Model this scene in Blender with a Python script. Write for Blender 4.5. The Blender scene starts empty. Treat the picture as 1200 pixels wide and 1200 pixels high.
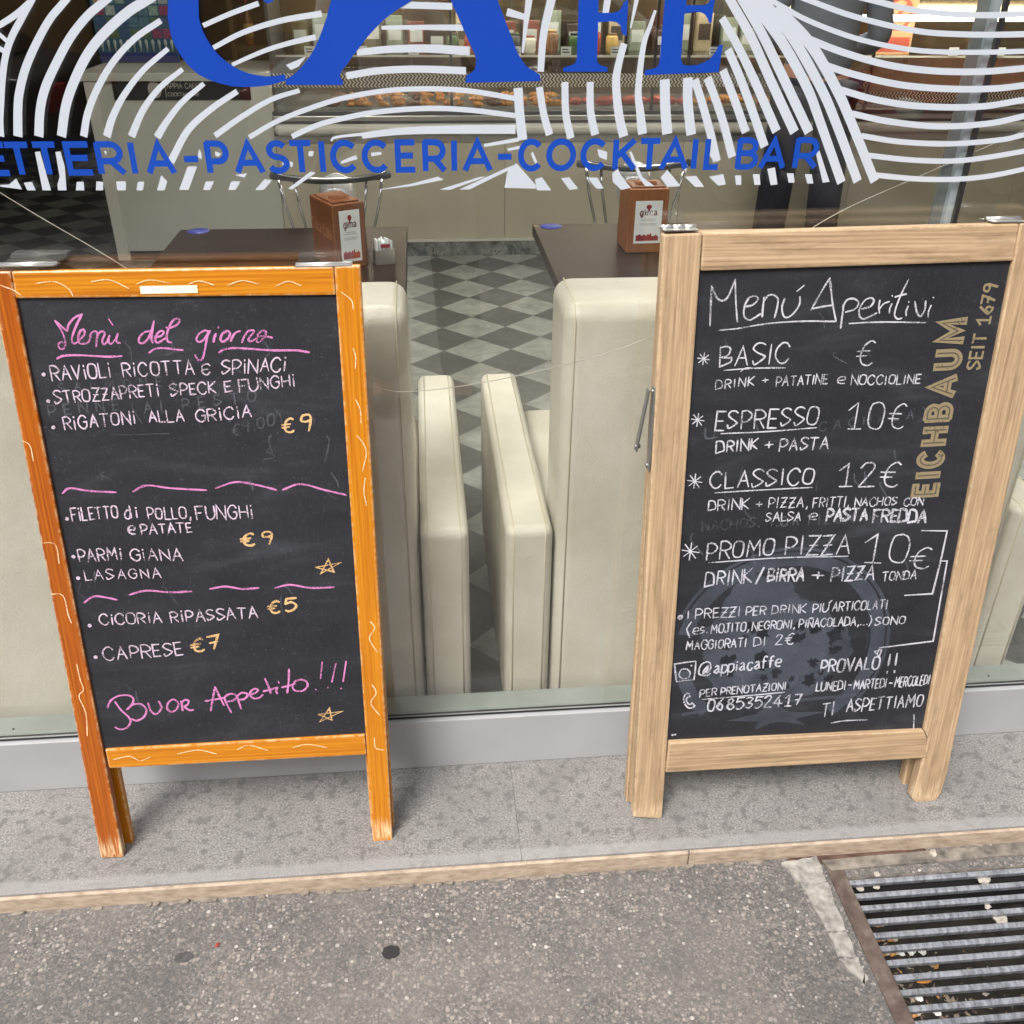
import bpy, bmesh, math, random
from mathutils import Vector, Matrix
from mathutils.noise import noise as pnoise
R = math.radians
rnd = random.Random(7)
SC = bpy.context.scene
COL = SC.collection

# ------------------------------------------------------------------ camera, light, exposure
CAM = Vector((0.0, -1.485, 1.5))
CR = Vector((0.9959050, -0.0899528, 0.0090348))
CU = Vector((0.0379015, 0.5061624, 0.8616050))
CF = Vector((0.0820769, 0.8577343, -0.5074990))
FPX = 1121.447                      # focal length in photo pixels (1200 wide)
cd = bpy.data.cameras.new('camera'); cam = bpy.data.objects.new('camera', cd); COL.objects.link(cam)
cam.matrix_world = Matrix(((CR.x, CU.x, -CF.x, CAM.x), (CR.y, CU.y, -CF.y, CAM.y), (CR.z, CU.z, -CF.z, CAM.z), (0, 0, 0, 1)))
cd.sensor_fit = 'HORIZONTAL'; cd.sensor_width = 36; cd.lens = 36 * FPX / 1200
cd.clip_start = 0.02; cd.clip_end = 500
SC.camera = cam

SUN_EL, SUN_AZ = R(52), R(215)      # direction the sun stands in, azimuth clockwise from +y
w = bpy.data.worlds.new('World'); SC.world = w; w.use_nodes = True
nt = w.node_tree; bg = nt.nodes['Background']
sky = nt.nodes.new('ShaderNodeTexSky'); sky.sky_type = 'NISHITA'; sky.sun_disc = False
sky.sun_elevation = SUN_EL; sky.sun_rotation = SUN_AZ; sky.air_density = 1.0; sky.dust_density = 3.5; sky.ozone_density = 1.0
hs = nt.nodes.new('ShaderNodeHueSaturation'); hs.inputs['Saturation'].default_value = .45
nt.links.new(sky.outputs[0], hs.inputs['Color']); nt.links.new(hs.outputs[0], bg.inputs[0]); bg.inputs[1].default_value = 0.125
sd = bpy.data.lights.new('sun', 'SUN'); sun = bpy.data.objects.new('sun', sd); COL.objects.link(sun)
sd.energy = 1.9; sd.angle = R(24); sd.color = (1.0, 0.965, 0.93)
sv = Vector((math.sin(SUN_AZ) * math.cos(SUN_EL), math.cos(SUN_AZ) * math.cos(SUN_EL), math.sin(SUN_EL)))
sun.rotation_euler = sv.to_track_quat('Z', 'Y').to_euler()
SC.view_settings.view_transform = 'Standard'; SC.view_settings.look = 'None'
SC.view_settings.exposure = 0.95; SC.view_settings.gamma = 1.0

# ------------------------------------------------------------------ helpers
def ray(x, y): return CF * FPX + CR * (x - 600) - CU * (y - 600)
def Zp(x, y, z):
    d = ray(x, y); return CAM + d * ((z - CAM.z) / d.z)
def Yp(x, y, yy):
    d = ray(x, y); return CAM + d * ((yy - CAM.y) / d.y)
def lin(c): return c / 12.92 if c <= 0.04045 else ((c + 0.055) / 1.055) ** 2.4
def srgb(r, g, b, k=1.0): return tuple(lin(v / 255) * k for v in (r, g, b)) + (1,)

class MB:
    """collects faces and links them as one mesh object"""
    def __init__(s): s.v = []; s.f = []; s.sm = []
    def add(s, vs, fs, smooth=False):
        n = len(s.v); s.v += [tuple(v) for v in vs]
        for f in fs: s.f.append([n + i for i in f]); s.sm.append(smooth)
        return s
    def box(s, x0, x1, y0, y1, z0, z1):
        vs = [(x, y, z) for z in (z0, z1) for y in (y0, y1) for x in (x0, x1)]
        return s.add(vs, [(0, 2, 3, 1), (4, 5, 7, 6), (0, 1, 5, 4), (2, 6, 7, 3), (0, 4, 6, 2), (1, 3, 7, 5)])
    def prism(s, poly, off):
        """poly: list of points (any plane), extruded by vector off"""
        n = len(poly); off = Vector(off)
        vs = [Vector(p) for p in poly]; vs += [p + off for p in vs]
        return s.add(vs, [tuple(range(n))[::-1], tuple(range(n, 2 * n))] + [(i, (i + 1) % n, n + (i + 1) % n, n + i) for i in range(n)])
    def poly(s, pts): return s.add(pts, [tuple(range(len(pts)))])
    def tube(s, pts, r, seg=8, closed=False):
        pts = [Vector(p) for p in pts]; n = len(pts); rings = []
        rr = r if isinstance(r, (list, tuple)) else [r] * n
        prev = None; vs = []
        for i, p in enumerate(pts):
            a = pts[i - 1] if (i or closed) else p; b = pts[(i + 1) % n] if (i < n - 1 or closed) else p
            t = (b - a).normalized()
            if prev is None:
                prev = t.orthogonal().normalized()
            u = (prev - t * prev.dot(t))
            u = u.normalized() if u.length > 1e-6 else t.orthogonal().normalized()
            prev = u; v = t.cross(u)
            for k in range(seg):
                q = 2 * math.pi * k / seg
                vs.append(p + (u * math.cos(q) + v * math.sin(q)) * rr[i])
        fs = []
        for i in range(n if closed else n - 1):
            j = (i + 1) % n
            for k in range(seg): fs.append((i * seg + k, i * seg + (k + 1) % seg, j * seg + (k + 1) % seg, j * seg + k))
        if not closed: fs += [tuple(range(seg))[::-1], tuple(range((n - 1) * seg, n * seg))]
        return s.add(vs, fs, True)
    def lathe(s, prof, c=(0, 0, 0), seg=24):
        c = Vector(c); vs = []; fs = []
        for (r, z) in prof:
            for k in range(seg):
                q = 2 * math.pi * k / seg; vs.append(c + Vector((r * math.cos(q), r * math.sin(q), z)))
        for i in range(len(prof) - 1):
            for k in range(seg): fs.append((i * seg + k, i * seg + (k + 1) % seg, (i + 1) * seg + (k + 1) % seg, (i + 1) * seg + k))
        fs += [tuple(range(seg))[::-1], tuple(range((len(prof) - 1) * seg, len(prof) * seg))]
        return s.add(vs, fs, True)
    def build(s, name, m, parent=None, bevel=0, segs=2, smooth=False):
        me = bpy.data.meshes.new(name); me.from_pydata(s.v, [], s.f)
        for p, k in zip(me.polygons, s.sm): p.use_smooth = k or smooth
        me.materials.append(m); me.update()
        bm = bmesh.new(); bm.from_mesh(me); bmesh.ops.recalc_face_normals(bm, faces=bm.faces); bm.to_mesh(me); bm.free()
        o = bpy.data.objects.new(name, me); COL.objects.link(o)
        if parent: o.parent = parent
        if bevel:
            b = o.modifiers.new('bevel', 'BEVEL'); b.width = bevel; b.segments = segs; b.limit_method = 'ANGLE'; b.angle_limit = R(40)
            if segs > 2:
                for p in me.polygons: p.use_smooth = True
                wn = o.modifiers.new('wn', 'WEIGHTED_NORMAL'); wn.keep_sharp = False
        return o
def tag(o, label=None, cat=None, group=None, kind=None):
    if label: o['label'] = label
    if cat: o['category'] = cat
    if group: o['group'] = group
    if kind: o['kind'] = kind
    return o
def empty(name, loc=(0, 0, 0), rot=(0, 0, 0)):
    o = bpy.data.objects.new(name, None); COL.objects.link(o); o.location = loc; o.rotation_euler = rot; o.empty_display_size = .05
    return o
def struct(o): o['kind'] = 'structure'; return o

def cat(pts, n=6, closed=False):
    """Catmull-Rom through 2-D points"""
    P = [Vector(p) for p in pts]
    if len(P) < 3 and not closed: return P
    out = []; N = len(P)
    rng = range(N if closed else N - 1)
    for i in rng:
        p1, p2 = P[i], P[(i + 1) % N]
        p0 = P[i - 1] if (i or closed) else p1 * 2 - p2
        p3 = P[(i + 2) % N] if (i + 2 < N or closed) else p2 * 2 - p1
        for k in range(n):
            t = k / n
            out.append(0.5 * ((2 * p1) + (p2 - p0) * t + (2 * p0 - 5 * p1 + 4 * p2 - p3) * t * t + (3 * p1 - p0 - 3 * p2 + p3) * t ** 3))
    if not closed: out.append(P[-1])
    return out
class Ribbon:
    """flat strokes in a 2-D (a, b) plane, mapped to 3-D by mp(a, b, lift)"""
    def __init__(s, mp): s.m = MB(); s.mp = mp; s.k = 0
    def stroke(s, pts, w, closed=False, rough=0.0, lift=0.0, caps=True):
        pts = [Vector((p[0], p[1])) for p in pts]
        q = [pts[0]]
        for p in pts[1:]:
            if (p - q[-1]).length > 1e-6: q.append(p)
        pts = q; n = len(pts)
        if n == 1: return s.dot(pts[0], (w if not isinstance(w, (list, tuple)) else w[0]) * .6, lift)
        ws = w if isinstance(w, (list, tuple)) else None
        L = []; Rr = []
        for i, p in enumerate(pts):
            a = pts[i - 1] if (i or closed) else None; b = pts[(i + 1) % n] if (i < n - 1 or closed) else None
            ta = (p - a).normalized() if a is not None else None; tb = (b - p).normalized() if b is not None else None
            if ta is None: t = tb; k = 1
            elif tb is None: t = ta; k = 1
            else:
                t = ta + tb; t = t.normalized() if t.length > .2 else ta
                k = 1 / max(.5, t.dot(ta))
            nn = Vector((-t.y, t.x))
            if ws: ww = ws[0] + (ws[-1] - ws[0]) * i / (n - 1) if len(ws) == 2 else ws[i]
            else: ww = w
            ww *= 1 + rough * rnd.uniform(-1, 1)
            h = ww / 2 * k
            c = p
            if caps and not closed and i == 0: c = p - t * h * .5
            if caps and not closed and i == n - 1: c = p + t * h * .5
            f = .65 if (caps and not closed and i in (0, n - 1) and rough) else 1
            L.append(c + nn * h * f); Rr.append(c - nn * h * f)
        lf = lift + s.k * 6e-6; s.k += 1
        vs = [s.mp(p.x, p.y, lf) for p in L] + [s.mp(p.x, p.y, lf) for p in Rr]
        s.m.add(vs, [(i, (i + 1) % n, n + (i + 1) % n, n + i) for i in range(n if closed else n - 1)])
    def dot(s, c, r, lift=0.0):
        lf = lift + s.k * 6e-6; s.k += 1
        s.m.poly([s.mp(c[0] + r * math.cos(t), c[1] + r * math.sin(t), lf) for t in [i * math.pi / 5 for i in range(10)]])
    def poly(s, pts, lift=0.0):
        lf = lift + s.k * 6e-6; s.k += 1
        s.m.poly([s.mp(p[0], p[1], lf) for p in pts])
    def build(s, *a, **k): return s.m.build(*a, **k)

# ------------------------------------------------------------------ materials
def nodes(name):
    m = bpy.data.materials.new(name); m.use_nodes = True; t = m.node_tree
    return m, t, t.nodes['Principled BSDF']
def N(t, typ, **kw):
    n = t.nodes.new(typ)
    for k, v in kw.items():
        if k.startswith('i_'):
            n.inputs[int(k[2:]) if k[2:].isdigit() else k[2:].replace('_', ' ')].default_value = v
        else: setattr(n, k, v)
    return n
def coords(t, scale=(1, 1, 1), rot=(0, 0, 0), loc=(0, 0, 0), out='Object'):
    c = N(t, 'ShaderNodeTexCoord'); mp = N(t, 'ShaderNodeMapping')
    mp.inputs['Scale'].default_value = scale; mp.inputs['Rotation'].default_value = rot; mp.inputs['Location'].default_value = loc
    t.links.new(c.outputs[out], mp.inputs[0]); return mp.outputs[0]
def ramp(t, fac, stops, interp='LINEAR'):
    r = N(t, 'ShaderNodeValToRGB'); r.color_ramp.interpolation = interp; e = r.color_ramp.elements
    while len(e) < len(stops): e.new(.5)
    for k, (p, c) in enumerate(stops): e[k].position = p; e[k].color = c if len(c) == 4 else (*c, 1)
    t.links.new(fac, r.inputs[0]); return r.outputs[0]
def noise(t, vec, scale, detail=3, rough=.55, dist=0):
    n = N(t, 'ShaderNodeTexNoise'); n.inputs['Scale'].default_value = scale; n.inputs['Detail'].default_value = detail
    n.inputs['Roughness'].default_value = rough; n.inputs['Distortion'].default_value = dist
    t.links.new(vec, n.inputs['Vector']); return n.outputs[0]
def mixc(t, fac, a, b, mode='MIX'):
    x = N(t, 'ShaderNodeMix', data_type='RGBA', blend_type=mode)
    for sock, v in ((x.inputs[0], fac), (x.inputs[6], a), (x.inputs[7], b)):
        if hasattr(v, 'type') and hasattr(v, 'node'): t.links.new(v, sock)
        else: sock.default_value = v
    return x.outputs[2]
def math_(t, op, a, b=None):
    x = N(t, 'ShaderNodeMath', operation=op)
    for k, v in enumerate((a, b)):
        if v is None: continue
        if hasattr(v, 'node'): t.links.new(v, x.inputs[k])
        else: x.inputs[k].default_value = v
    return x.outputs[0]
def bump(t, h, p, strength=.3, dist=.002):
    b = N(t, 'ShaderNodeBump'); b.inputs['Strength'].default_value = strength; b.inputs['Distance'].default_value = dist
    t.links.new(h, b.inputs['Height']); t.links.new(b.outputs[0], p.inputs['Normal'])
def plain(name, c, rough=.5, metal=0, var=.12, vscale=8, bumpk=0, bscale=60, spec=.5):
    m, t, p = nodes(name); v = coords(t)
    c = c if len(c) == 4 else (*c, 1)
    n = noise(t, v, vscale, 4)
    lo = tuple(x * (1 - var) for x in c[:3]) + (1,); hi = tuple(min(1, x * (1 + var)) for x in c[:3]) + (1,)
    t.links.new(ramp(t, n, [(.3, lo), (.7, hi)]), p.inputs['Base Color'])
    p.inputs['Roughness'].default_value = rough; p.inputs['Metallic'].default_value = metal; p.inputs['Specular IOR Level'].default_value = spec
    if bumpk: bump(t, noise(t, v, bscale, 5), p, bumpk, .002)
    return m

def wood(name, c_lo, c_mid, c_hi, axis='z', rough=.5, worn=None, wornk=.5, gscale=1.0, coat=0, dirt=0.0, edge=.004, wavek=.3):
    m, t, p = nodes(name)
    along, across = 4 * gscale, 240 * gscale
    s = {'z': (across, across, along), 'x': (along, across, across)}[axis]
    v = coords(t, s)
    s2 = {'z': (30, 30, 1.1), 'x': (1.1, 30, 30)}[axis]
    v2 = coords(t, s2)
    g = noise(t, v, 1.0, 5, .65, .3)
    big = noise(t, v2, 1.0, 3, .5, 1.5)
    wv = N(t, 'ShaderNodeTexWave'); wv.wave_type = 'BANDS'; wv.bands_direction = 'X' if axis == 'z' else 'Z'
    wv.inputs['Scale'].default_value = 1.4; wv.inputs['Distortion'].default_value = 14; wv.inputs['Detail'].default_value = 4; wv.inputs['Detail Scale'].default_value = .5
    t.links.new(v2, wv.inputs['Vector'])
    base = ramp(t, g, [(.28, c_lo), (.5, c_mid), (.72, c_hi)])
    b2 = mixc(t, math_(t, 'MULTIPLY', math_(t, 'POWER', wv.outputs[1], 2.5), wavek), base, c_lo)
    b3 = mixc(t, math_(t, 'MULTIPLY', big, .35), b2, c_hi)
    v0 = coords(t)
    if dirt:
        dn = noise(t, coords(t, {'z': (2.6, 2.6, .5), 'x': (.5, 2.6, 2.6)}[axis]), 16, 5, .7)
        dm = ramp(t, dn, [(.5, (0, 0, 0)), (.75, (1, 1, 1))])
        b3 = mixc(t, math_(t, 'MULTIPLY', dm, dirt), b3, tuple(x * .42 for x in c_lo[:3]) + (1,))
    if worn:
        bv = N(t, 'ShaderNodeBevel'); bv.samples = 4; bv.inputs[0].default_value = edge
        ge = N(t, 'ShaderNodeNewGeometry')
        dp = N(t, 'ShaderNodeVectorMath', operation='DOT_PRODUCT')
        t.links.new(bv.outputs[0], dp.inputs[0]); t.links.new(ge.outputs['Normal'], dp.inputs[1])
        e = math_(t, 'SUBTRACT', 1.0, dp.outputs['Value'])
        e = math_(t, 'MULTIPLY', e, 9.0)
        en = noise(t, v0, 70, 4, .7)
        k = math_(t, 'MULTIPLY', e, ramp(t, en, [(.42, (0, 0, 0)), (.62, (1, 1, 1))]))
        k = N(t, 'ShaderNodeClamp'); 
        t.links.new(math_(t, 'MULTIPLY', math_(t, 'MULTIPLY', e, ramp(t, en, [(.44, (0, 0, 0)), (.6, (1, 1, 1))])), wornk), k.inputs[0])
        b3 = mixc(t, k.outputs[0], b3, worn)
    if worn and axis == 'z':      # scuffed feet of the posts
        sz = N(t, 'ShaderNodeSeparateXYZ'); t.links.new(v0, sz.inputs[0])
        en = noise(t, coords(t, (150, 150, 12)), 1, 4, .7)
        foot = ramp(t, math_(t, 'ADD', math_(t, 'ADD', sz.outputs[2], .05), math_(t, 'MULTIPLY', en, -.10)), [(0, (0, 0, 0)), (.0004, (1, 1, 1)), (.022, (.85, .85, .85)), (.05, (0, 0, 0))])
        b3 = mixc(t, math_(t, 'MULTIPLY', foot, ramp(t, en, [(.42, (0, 0, 0)), (.56, (1, 1, 1))])), b3, worn)
    t.links.new(b3, p.inputs['Base Color'])
    p.inputs['Roughness'].default_value = rough
    p.inputs['Coat Weight'].default_value = coat; p.inputs['Coat Roughness'].default_value = .25
    bump(t, g, p, .25, .001)
    return m

M = {}
OL, OM, OH = srgb(148, 74, 4), srgb(194, 118, 12), srgb(208, 142, 26)
M['redorange_z'] = wood('red varnished orange wood', srgb(106, 40, 4), srgb(160, 76, 6), srgb(184, 106, 14), 'z', .38, srgb(226, 196, 152), 1.3, coat=.25, edge=.005)
for ax in 'zx':
    M['orange_' + ax] = wood('varnished orange wood ' + ax, OL, OM, OH, ax, .38, srgb(226, 196, 152), 1.3, coat=.25, edge=.005)
    M['oak_' + ax] = wood('weathered oak ' + ax, srgb(120, 95, 68), srgb(174, 146, 112), srgb(198, 173, 140), ax, .75, srgb(208, 184, 150), .8, dirt=.55, edge=.006)
    M['oldwood_' + ax] = wood('grey rear wood ' + ax, srgb(110, 85, 60), srgb(150, 120, 85), srgb(175, 140, 100), ax, .7)
m, t, p = nodes('chalkboard slate'); v = coords(t)
sm = noise(t, coords(t, (1.2, 1, 4)), 3.5, 6, .65, .6)
fine = noise(t, coords(t, (90, 1, 12)), 4, 3)
c = ramp(t, sm, [(.35, (.014, .015, .020)), (.54, (.020, .022, .028)), (.76, (.044, .048, .060)), (.88, (.07, .076, .09))])
c2 = mixc(t, math_(t, 'MULTIPLY', ramp(t, fine, [(.5, (0, 0, 0)), (.9, (1, 1, 1))]), .12), c, (.16, .17, .2, 1))
dust = noise(t, v, 260, 2)
c3 = mixc(t, math_(t, 'MULTIPLY', ramp(t, dust, [(.64, (0, 0, 0)), (.8, (1, 1, 1))]), .22), c2, (.3, .3, .33, 1))
t.links.new(c3, p.inputs['Base Color']); p.inputs['Roughness'].default_value = .48; p.inputs['Specular IOR Level'].default_value = .45
bump(t, dust, p, .12, .0006); M['slate'] = m
def chalk(name, c, cover=.42, scale=520):
    m, t, p = nodes(name)
    p.inputs['Base Color'].default_value = c if len(c) == 4 else (*c, 1); p.inputs['Roughness'].default_value = .95; p.inputs['Specular IOR Level'].default_value = .1
    v = coords(t); n = noise(t, v, scale, 2, .6); big = noise(t, v, 30, 2)
    s = math_(t, 'ADD', n, math_(t, 'MULTIPLY', math_(t, 'SUBTRACT', big, .5), .7))
    a = ramp(t, s, [(cover - .14, (.08, .08, .08)), (cover + .08, (1, 1, 1))])
    t.links.new(a, p.inputs['Alpha']); return m
M['chalk_white'] = chalk('white chalk', srgb(196, 196, 206), .44)
M['chalk_warm'] = chalk('lilac white chalk', srgb(206, 188, 206), .43)
M['chalk_pink'] = chalk('pink chalk', srgb(206, 132, 184), .42)
M['chalk_orange'] = chalk('orange chalk', srgb(214, 176, 126), .42)
M['chalk_frame'] = chalk('chalk on the frame', srgb(252, 214, 168), .42)
M['gold_print'] = chalk('gold print', srgb(140, 127, 100), .30, 300)
M['gold_dark'] = plain('gold print outline', srgb(82, 76, 62), .6)
def worn_print(name, c, a0, a1):
    m, t, p = nodes(name); p.inputs['Base Color'].default_value = c; p.inputs['Roughness'].default_value = .6; v = coords(t)
    big = noise(t, v, 12, 5, .7); sm = noise(t, v, 240, 2)
    t.links.new(math_(t, 'ADD', ramp(t, big, [(.3, (a0,) * 3), (.7, (a1,) * 3)]), math_(t, 'MULTIPLY', math_(t, 'SUBTRACT', sm, .5), .3)), p.inputs['Alpha']); return m
M['emblem'] = worn_print('faded emblem print', srgb(88, 94, 106), .22, .66)
M['emblem_dark'] = worn_print('faded dark print', srgb(30, 32, 38), .35, .9)
M['chalk_faint'] = worn_print('rubbed out chalk', srgb(120, 124, 136), .0, .42)
M['blue'] = plain('blue vinyl', srgb(12, 66, 172), .35, var=.04)
M['bluetext'] = plain('blue vinyl lettering', srgb(14, 70, 174), .35, var=.04)
M['whitev'] = plain('white vinyl', srgb(194, 202, 212), .4, var=.03)
M['alu'] = plain('brushed aluminium paint', srgb(168, 169, 171), .42, .1, .06, 6)
M['mull'] = plain('mullion paint', srgb(178, 190, 198), .4, .2, .05)
M['grey_f'] = plain('mid grey frame', srgb(112, 120, 120), .5, .1)
M['grey_d'] = plain('dark grey frame', srgb(74, 78, 80), .5, .1)
M['black'] = plain('black rubber', (.012, .012, .013), .6)
M['ledge'] = plain('pale green ledge', srgb(146, 154, 148), .3)
m, t, p = nodes('window glass'); t.nodes.remove(p)
tr = N(t, 'ShaderNodeBsdfTransparent'); tr.inputs[0].default_value = (.985, .992, .985, 1)
gl = N(t, 'ShaderNodeBsdfGlossy'); gl.inputs['Roughness'].default_value = .005
ge = N(t, 'ShaderNodeNewGeometry'); dp = N(t, 'ShaderNodeVectorMath', operation='DOT_PRODUCT')
t.links.new(ge.outputs['Normal'], dp.inputs[0]); t.links.new(ge.outputs['Incoming'], dp.inputs[1])
ab = math_(t, 'ABSOLUTE', dp.outputs['Value']); pw = math_(t, 'POWER', math_(t, 'SUBTRACT', 1.0, ab), 5.0)
fr = math_(t, 'ADD', math_(t, 'MULTIPLY', pw, .92), .08)
mx = N(t, 'ShaderNodeMixShader'); t.links.new(fr, mx.inputs[0]); t.links.new(tr.outputs[0], mx.inputs[1]); t.links.new(gl.outputs[0], mx.inputs[2])
t.links.new(mx.outputs[0], t.nodes['Material Output'].inputs[0]); M['glass'] = m
# stone doorstep
m, t, p = nodes('grey granite'); v = coords(t)
sp = noise(t, v, 250, 4, .8); st = noise(t, v, 6, 5, .65); sc = noise(t, v, 42, 4, .6); ds = noise(t, v, 105, 3, .6)
c = ramp(t, sp, [(.34, (.075, .072, .07)), (.45, (.19, .183, .175)), (.56, (.275, .265, .253)), (.67, (.42, .405, .39))])
c = mixc(t, ramp(t, ds, [(.60, (0, 0, 0)), (.66, (.6, .6, .6))]), c, (.085, .082, .08, 1))
c = mixc(t, ramp(t, st, [(.42, (0, 0, 0)), (.72, (.6, .6, .6))]), c, (.16, .153, .146, 1))
c = mixc(t, ramp(t, sc, [(.53, (0, 0, 0)), (.62, (.68, .68, .68))]), c, (.115, .11, .105, 1))
sx = N(t, 'ShaderNodeSeparateXYZ'); t.links.new(v, sx.inputs[0])
nose = ramp(t, math_(t, 'ADD', math_(t, 'MULTIPLY', sx.outputs[1], -1), math_(t, 'MULTIPLY', math_(t, 'SUBTRACT', noise(t, v, 12, 4), .5), .02)), [(.226, (0, 0, 0)), (.234, (.5, .5, .5))])
c = mixc(t, nose, c, (.33, .325, .317, 1))
t.links.new(c, p.inputs['Base Color']); p.inputs['Roughness'].default_value = .8; bump(t, sp, p, .3, .001); M['granite'] = m
m, t, p = nodes('tan stone edge'); v = coords(t)
n = noise(t, coords(t, (1, 1, 3)), 30, 5, .7); c = ramp(t, n, [(.3, srgb(140, 122, 104)), (.55, srgb(180, 162, 142)), (.8, srgb(198, 183, 166))])
t.links.new(c, p.inputs['Base Color']); p.inputs['Roughness'].default_value = .75; bump(t, n, p, .3, .002); M['tan'] = m
# pavement: washed aggregate
m, t, p = nodes('washed pebble asphalt'); v = coords(t)
dn = noise(t, v, 45, 3)
vo = N(t, 'ShaderNodeTexVoronoi'); vo.inputs['Scale'].default_value = 145; vo.inputs['Randomness'].default_value = 1
t.links.new(v, vo.inputs['Vector'])
vo2 = N(t, 'ShaderNodeTexVoronoi'); vo2.inputs['Scale'].default_value = 300; t.links.new(v, vo2.inputs['Vector'])
sep = N(t, 'ShaderNodeSeparateColor'); t.links.new(vo.outputs['Color'], sep.inputs[0])
peb = ramp(t, sep.outputs[0], [(0, (.115, .11, .106)), (.25, (.175, .163, .152)), (.48, (.24, .216, .193)), (.70, (.30, .265, .233)), (.86, (.38, .345, .312)), (.975, (.56, .54, .51))], 'CONSTANT')
sep2 = N(t, 'ShaderNodeSeparateColor'); t.links.new(vo2.outputs['Color'], sep2.inputs[0])
grit = ramp(t, sep2.outputs[0], [(0, (.12, .115, .111)), (.4, (.165, .158, .15)), (.78, (.225, .214, .203)), (.96, (.34, .325, .31))], 'CONSTANT')
# pebble where close to the cell centre, tar and grit between
thr = math_(t, 'MULTIPLY', sep.outputs[1], .52)
mask = ramp(t, math_(t, 'SUBTRACT', vo.outputs['Distance'], thr), [(.08, (1, 1, 1)), (.16, (0, 0, 0))])
c = mixc(t, mask, grit, peb)
c = mixc(t, 1.0, c, (.92, .902, .88, 1), 'MULTIPLY')
st = noise(t, v, 5.5, 6, .75)
c = mixc(t, ramp(t, st, [(.45, (0, 0, 0)), (.70, (.66, .66, .66))]), c, (.088, .086, .085, 1))
st2 = noise(t, v, 16, 4, .7)
c = mixc(t, ramp(t, st2, [(.62, (0, 0, 0)), (.70, (.55, .55, .55))]), c, (.07, .068, .067, 1))
st3 = noise(t, coords(t, loc=(3, 1, 0)), 3, 4, .6)
c = mixc(t, ramp(t, st3, [(.5, (0, 0, 0)), (.7, (.4, .4, .4))]), c, (.24, .215, .19, 1))
t.links.new(c, p.inputs['Base Color']); p.inputs['Roughness'].default_value = .75
bump(t, math_(t, 'ADD', math_(t, 'MULTIPLY', mask, .6), math_(t, 'MULTIPLY', sep2.outputs[1], .5)), p, .55, .002); M['asphalt'] = m
M['road'] = plain('road asphalt', (.13, .13, .13), .85, var=.25, vscale=30)
M['concrete'] = plain('worn concrete', srgb(150, 146, 139), .9, var=.42, vscale=60, bumpk=.6, bscale=160)
M['mortar'] = plain('grey mortar crumbs', srgb(128, 120, 110), .9, var=.35, vscale=60, bumpk=.6, bscale=120)
M['concrete_d'] = plain('dirty concrete kerb', srgb(120, 113, 104), .9, var=.55, vscale=40, bumpk=.8, bscale=120)
m, t, p = nodes('rusty steel'); v = coords(t); n = noise(t, v, 28, 6, .7)
t.links.new(ramp(t, n, [(.3, srgb(64, 52, 46)), (.5, srgb(94, 80, 72)), (.7, srgb(120, 110, 102))]), p.inputs['Base Color']); p.inputs['Roughness'].default_value = .8
bump(t, n, p, .4, .002); M['rust'] = m
M['redrust'] = plain('rust stained mortar', srgb(86, 64, 54), .95, var=.6, vscale=40, bumpk=.6, bscale=90)
m, t, p = nodes('galvanised bar'); v = coords(t, (3, 1, 1)); n = noise(t, v, 40, 4, .7)
t.links.new(ramp(t, n, [(.3, srgb(104, 107, 112)), (.55, srgb(172, 177, 185)), (.75, srgb(202, 207, 215))]), p.inputs['Base Color'])
p.inputs['Metallic'].default_value = .55; p.inputs['Roughness'].default_value = .42; bump(t, n, p, .2, .001); M['bar'] = m
M['pit'] = plain('pit wall', (.02, .018, .016), .95)
M['soil'] = plain('dirt', (.028, .023, .018), .95, var=.5, vscale=60, bumpk=.6, bscale=90)
M['paper'] = plain('paper scrap', srgb(226, 226, 222), .8, var=.08)
M['filter'] = plain('cigarette filter', srgb(206, 150, 92), .8)
M['cigpaper'] = plain('cigarette paper', srgb(214, 200, 180), .8)
M['leafo'] = plain('dry orange leaf', srgb(206, 140, 66), .8)
M['leafr'] = plain('dry red leaf', srgb(150, 62, 52), .8)
M['pebble'] = plain('pebble', srgb(176, 168, 156), .8, var=.25, vscale=40)
M['gum'] = plain('trodden gum', (.022, .021, .022), .75, var=.3, vscale=60)
# interior
m, t, p = nodes('chequered marble floor')
g = N(t, 'ShaderNodeTexCoord'); sx = N(t, 'ShaderNodeSeparateXYZ'); t.links.new(g.outputs['Object'], sx.inputs[0])
S_ = .144917
dx = math_(t, 'SUBTRACT', sx.outputs[0], .07344 + S_); dy = math_(t, 'SUBTRACT', sx.outputs[1], 3.7406)
a = math_(t, 'DIVIDE', math_(t, 'ADD', dx, dy), 2 * S_); b = math_(t, 'DIVIDE', math_(t, 'SUBTRACT', dx, dy), 2 * S_)
par = math_(t, 'PINGPONG', math_(t, 'ADD', math_(t, 'FLOOR', a), math_(t, 'FLOOR', b)), 1.0)
fa = math_(t, 'PINGPONG', a, .5); fb = math_(t, 'PINGPONG', b, .5)
gr = math_(t, 'LESS_THAN', math_(t, 'MINIMUM', fa, fb), .006)
v = coords(t); n1 = noise(t, v, 9, 6, .65, 1.2); n2 = noise(t, v, 40, 4)
light = ramp(t, n1, [(.3, srgb(112, 116, 111)), (.55, srgb(146, 149, 143)), (.75, srgb(164, 166, 160))])
dark = ramp(t, n1, [(.3, srgb(58, 61, 60)), (.6, srgb(80, 82, 80)), (.8, srgb(104, 106, 102))])
c = mixc(t, par, dark, light); c = mixc(t, gr, c, (.08, .08, .075, 1))
t.links.new(c, p.inputs['Base Color']); p.inputs['Roughness'].default_value = .32; M['tiles'] = m
m, t, p = nodes('cream leather'); v = coords(t)
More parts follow.
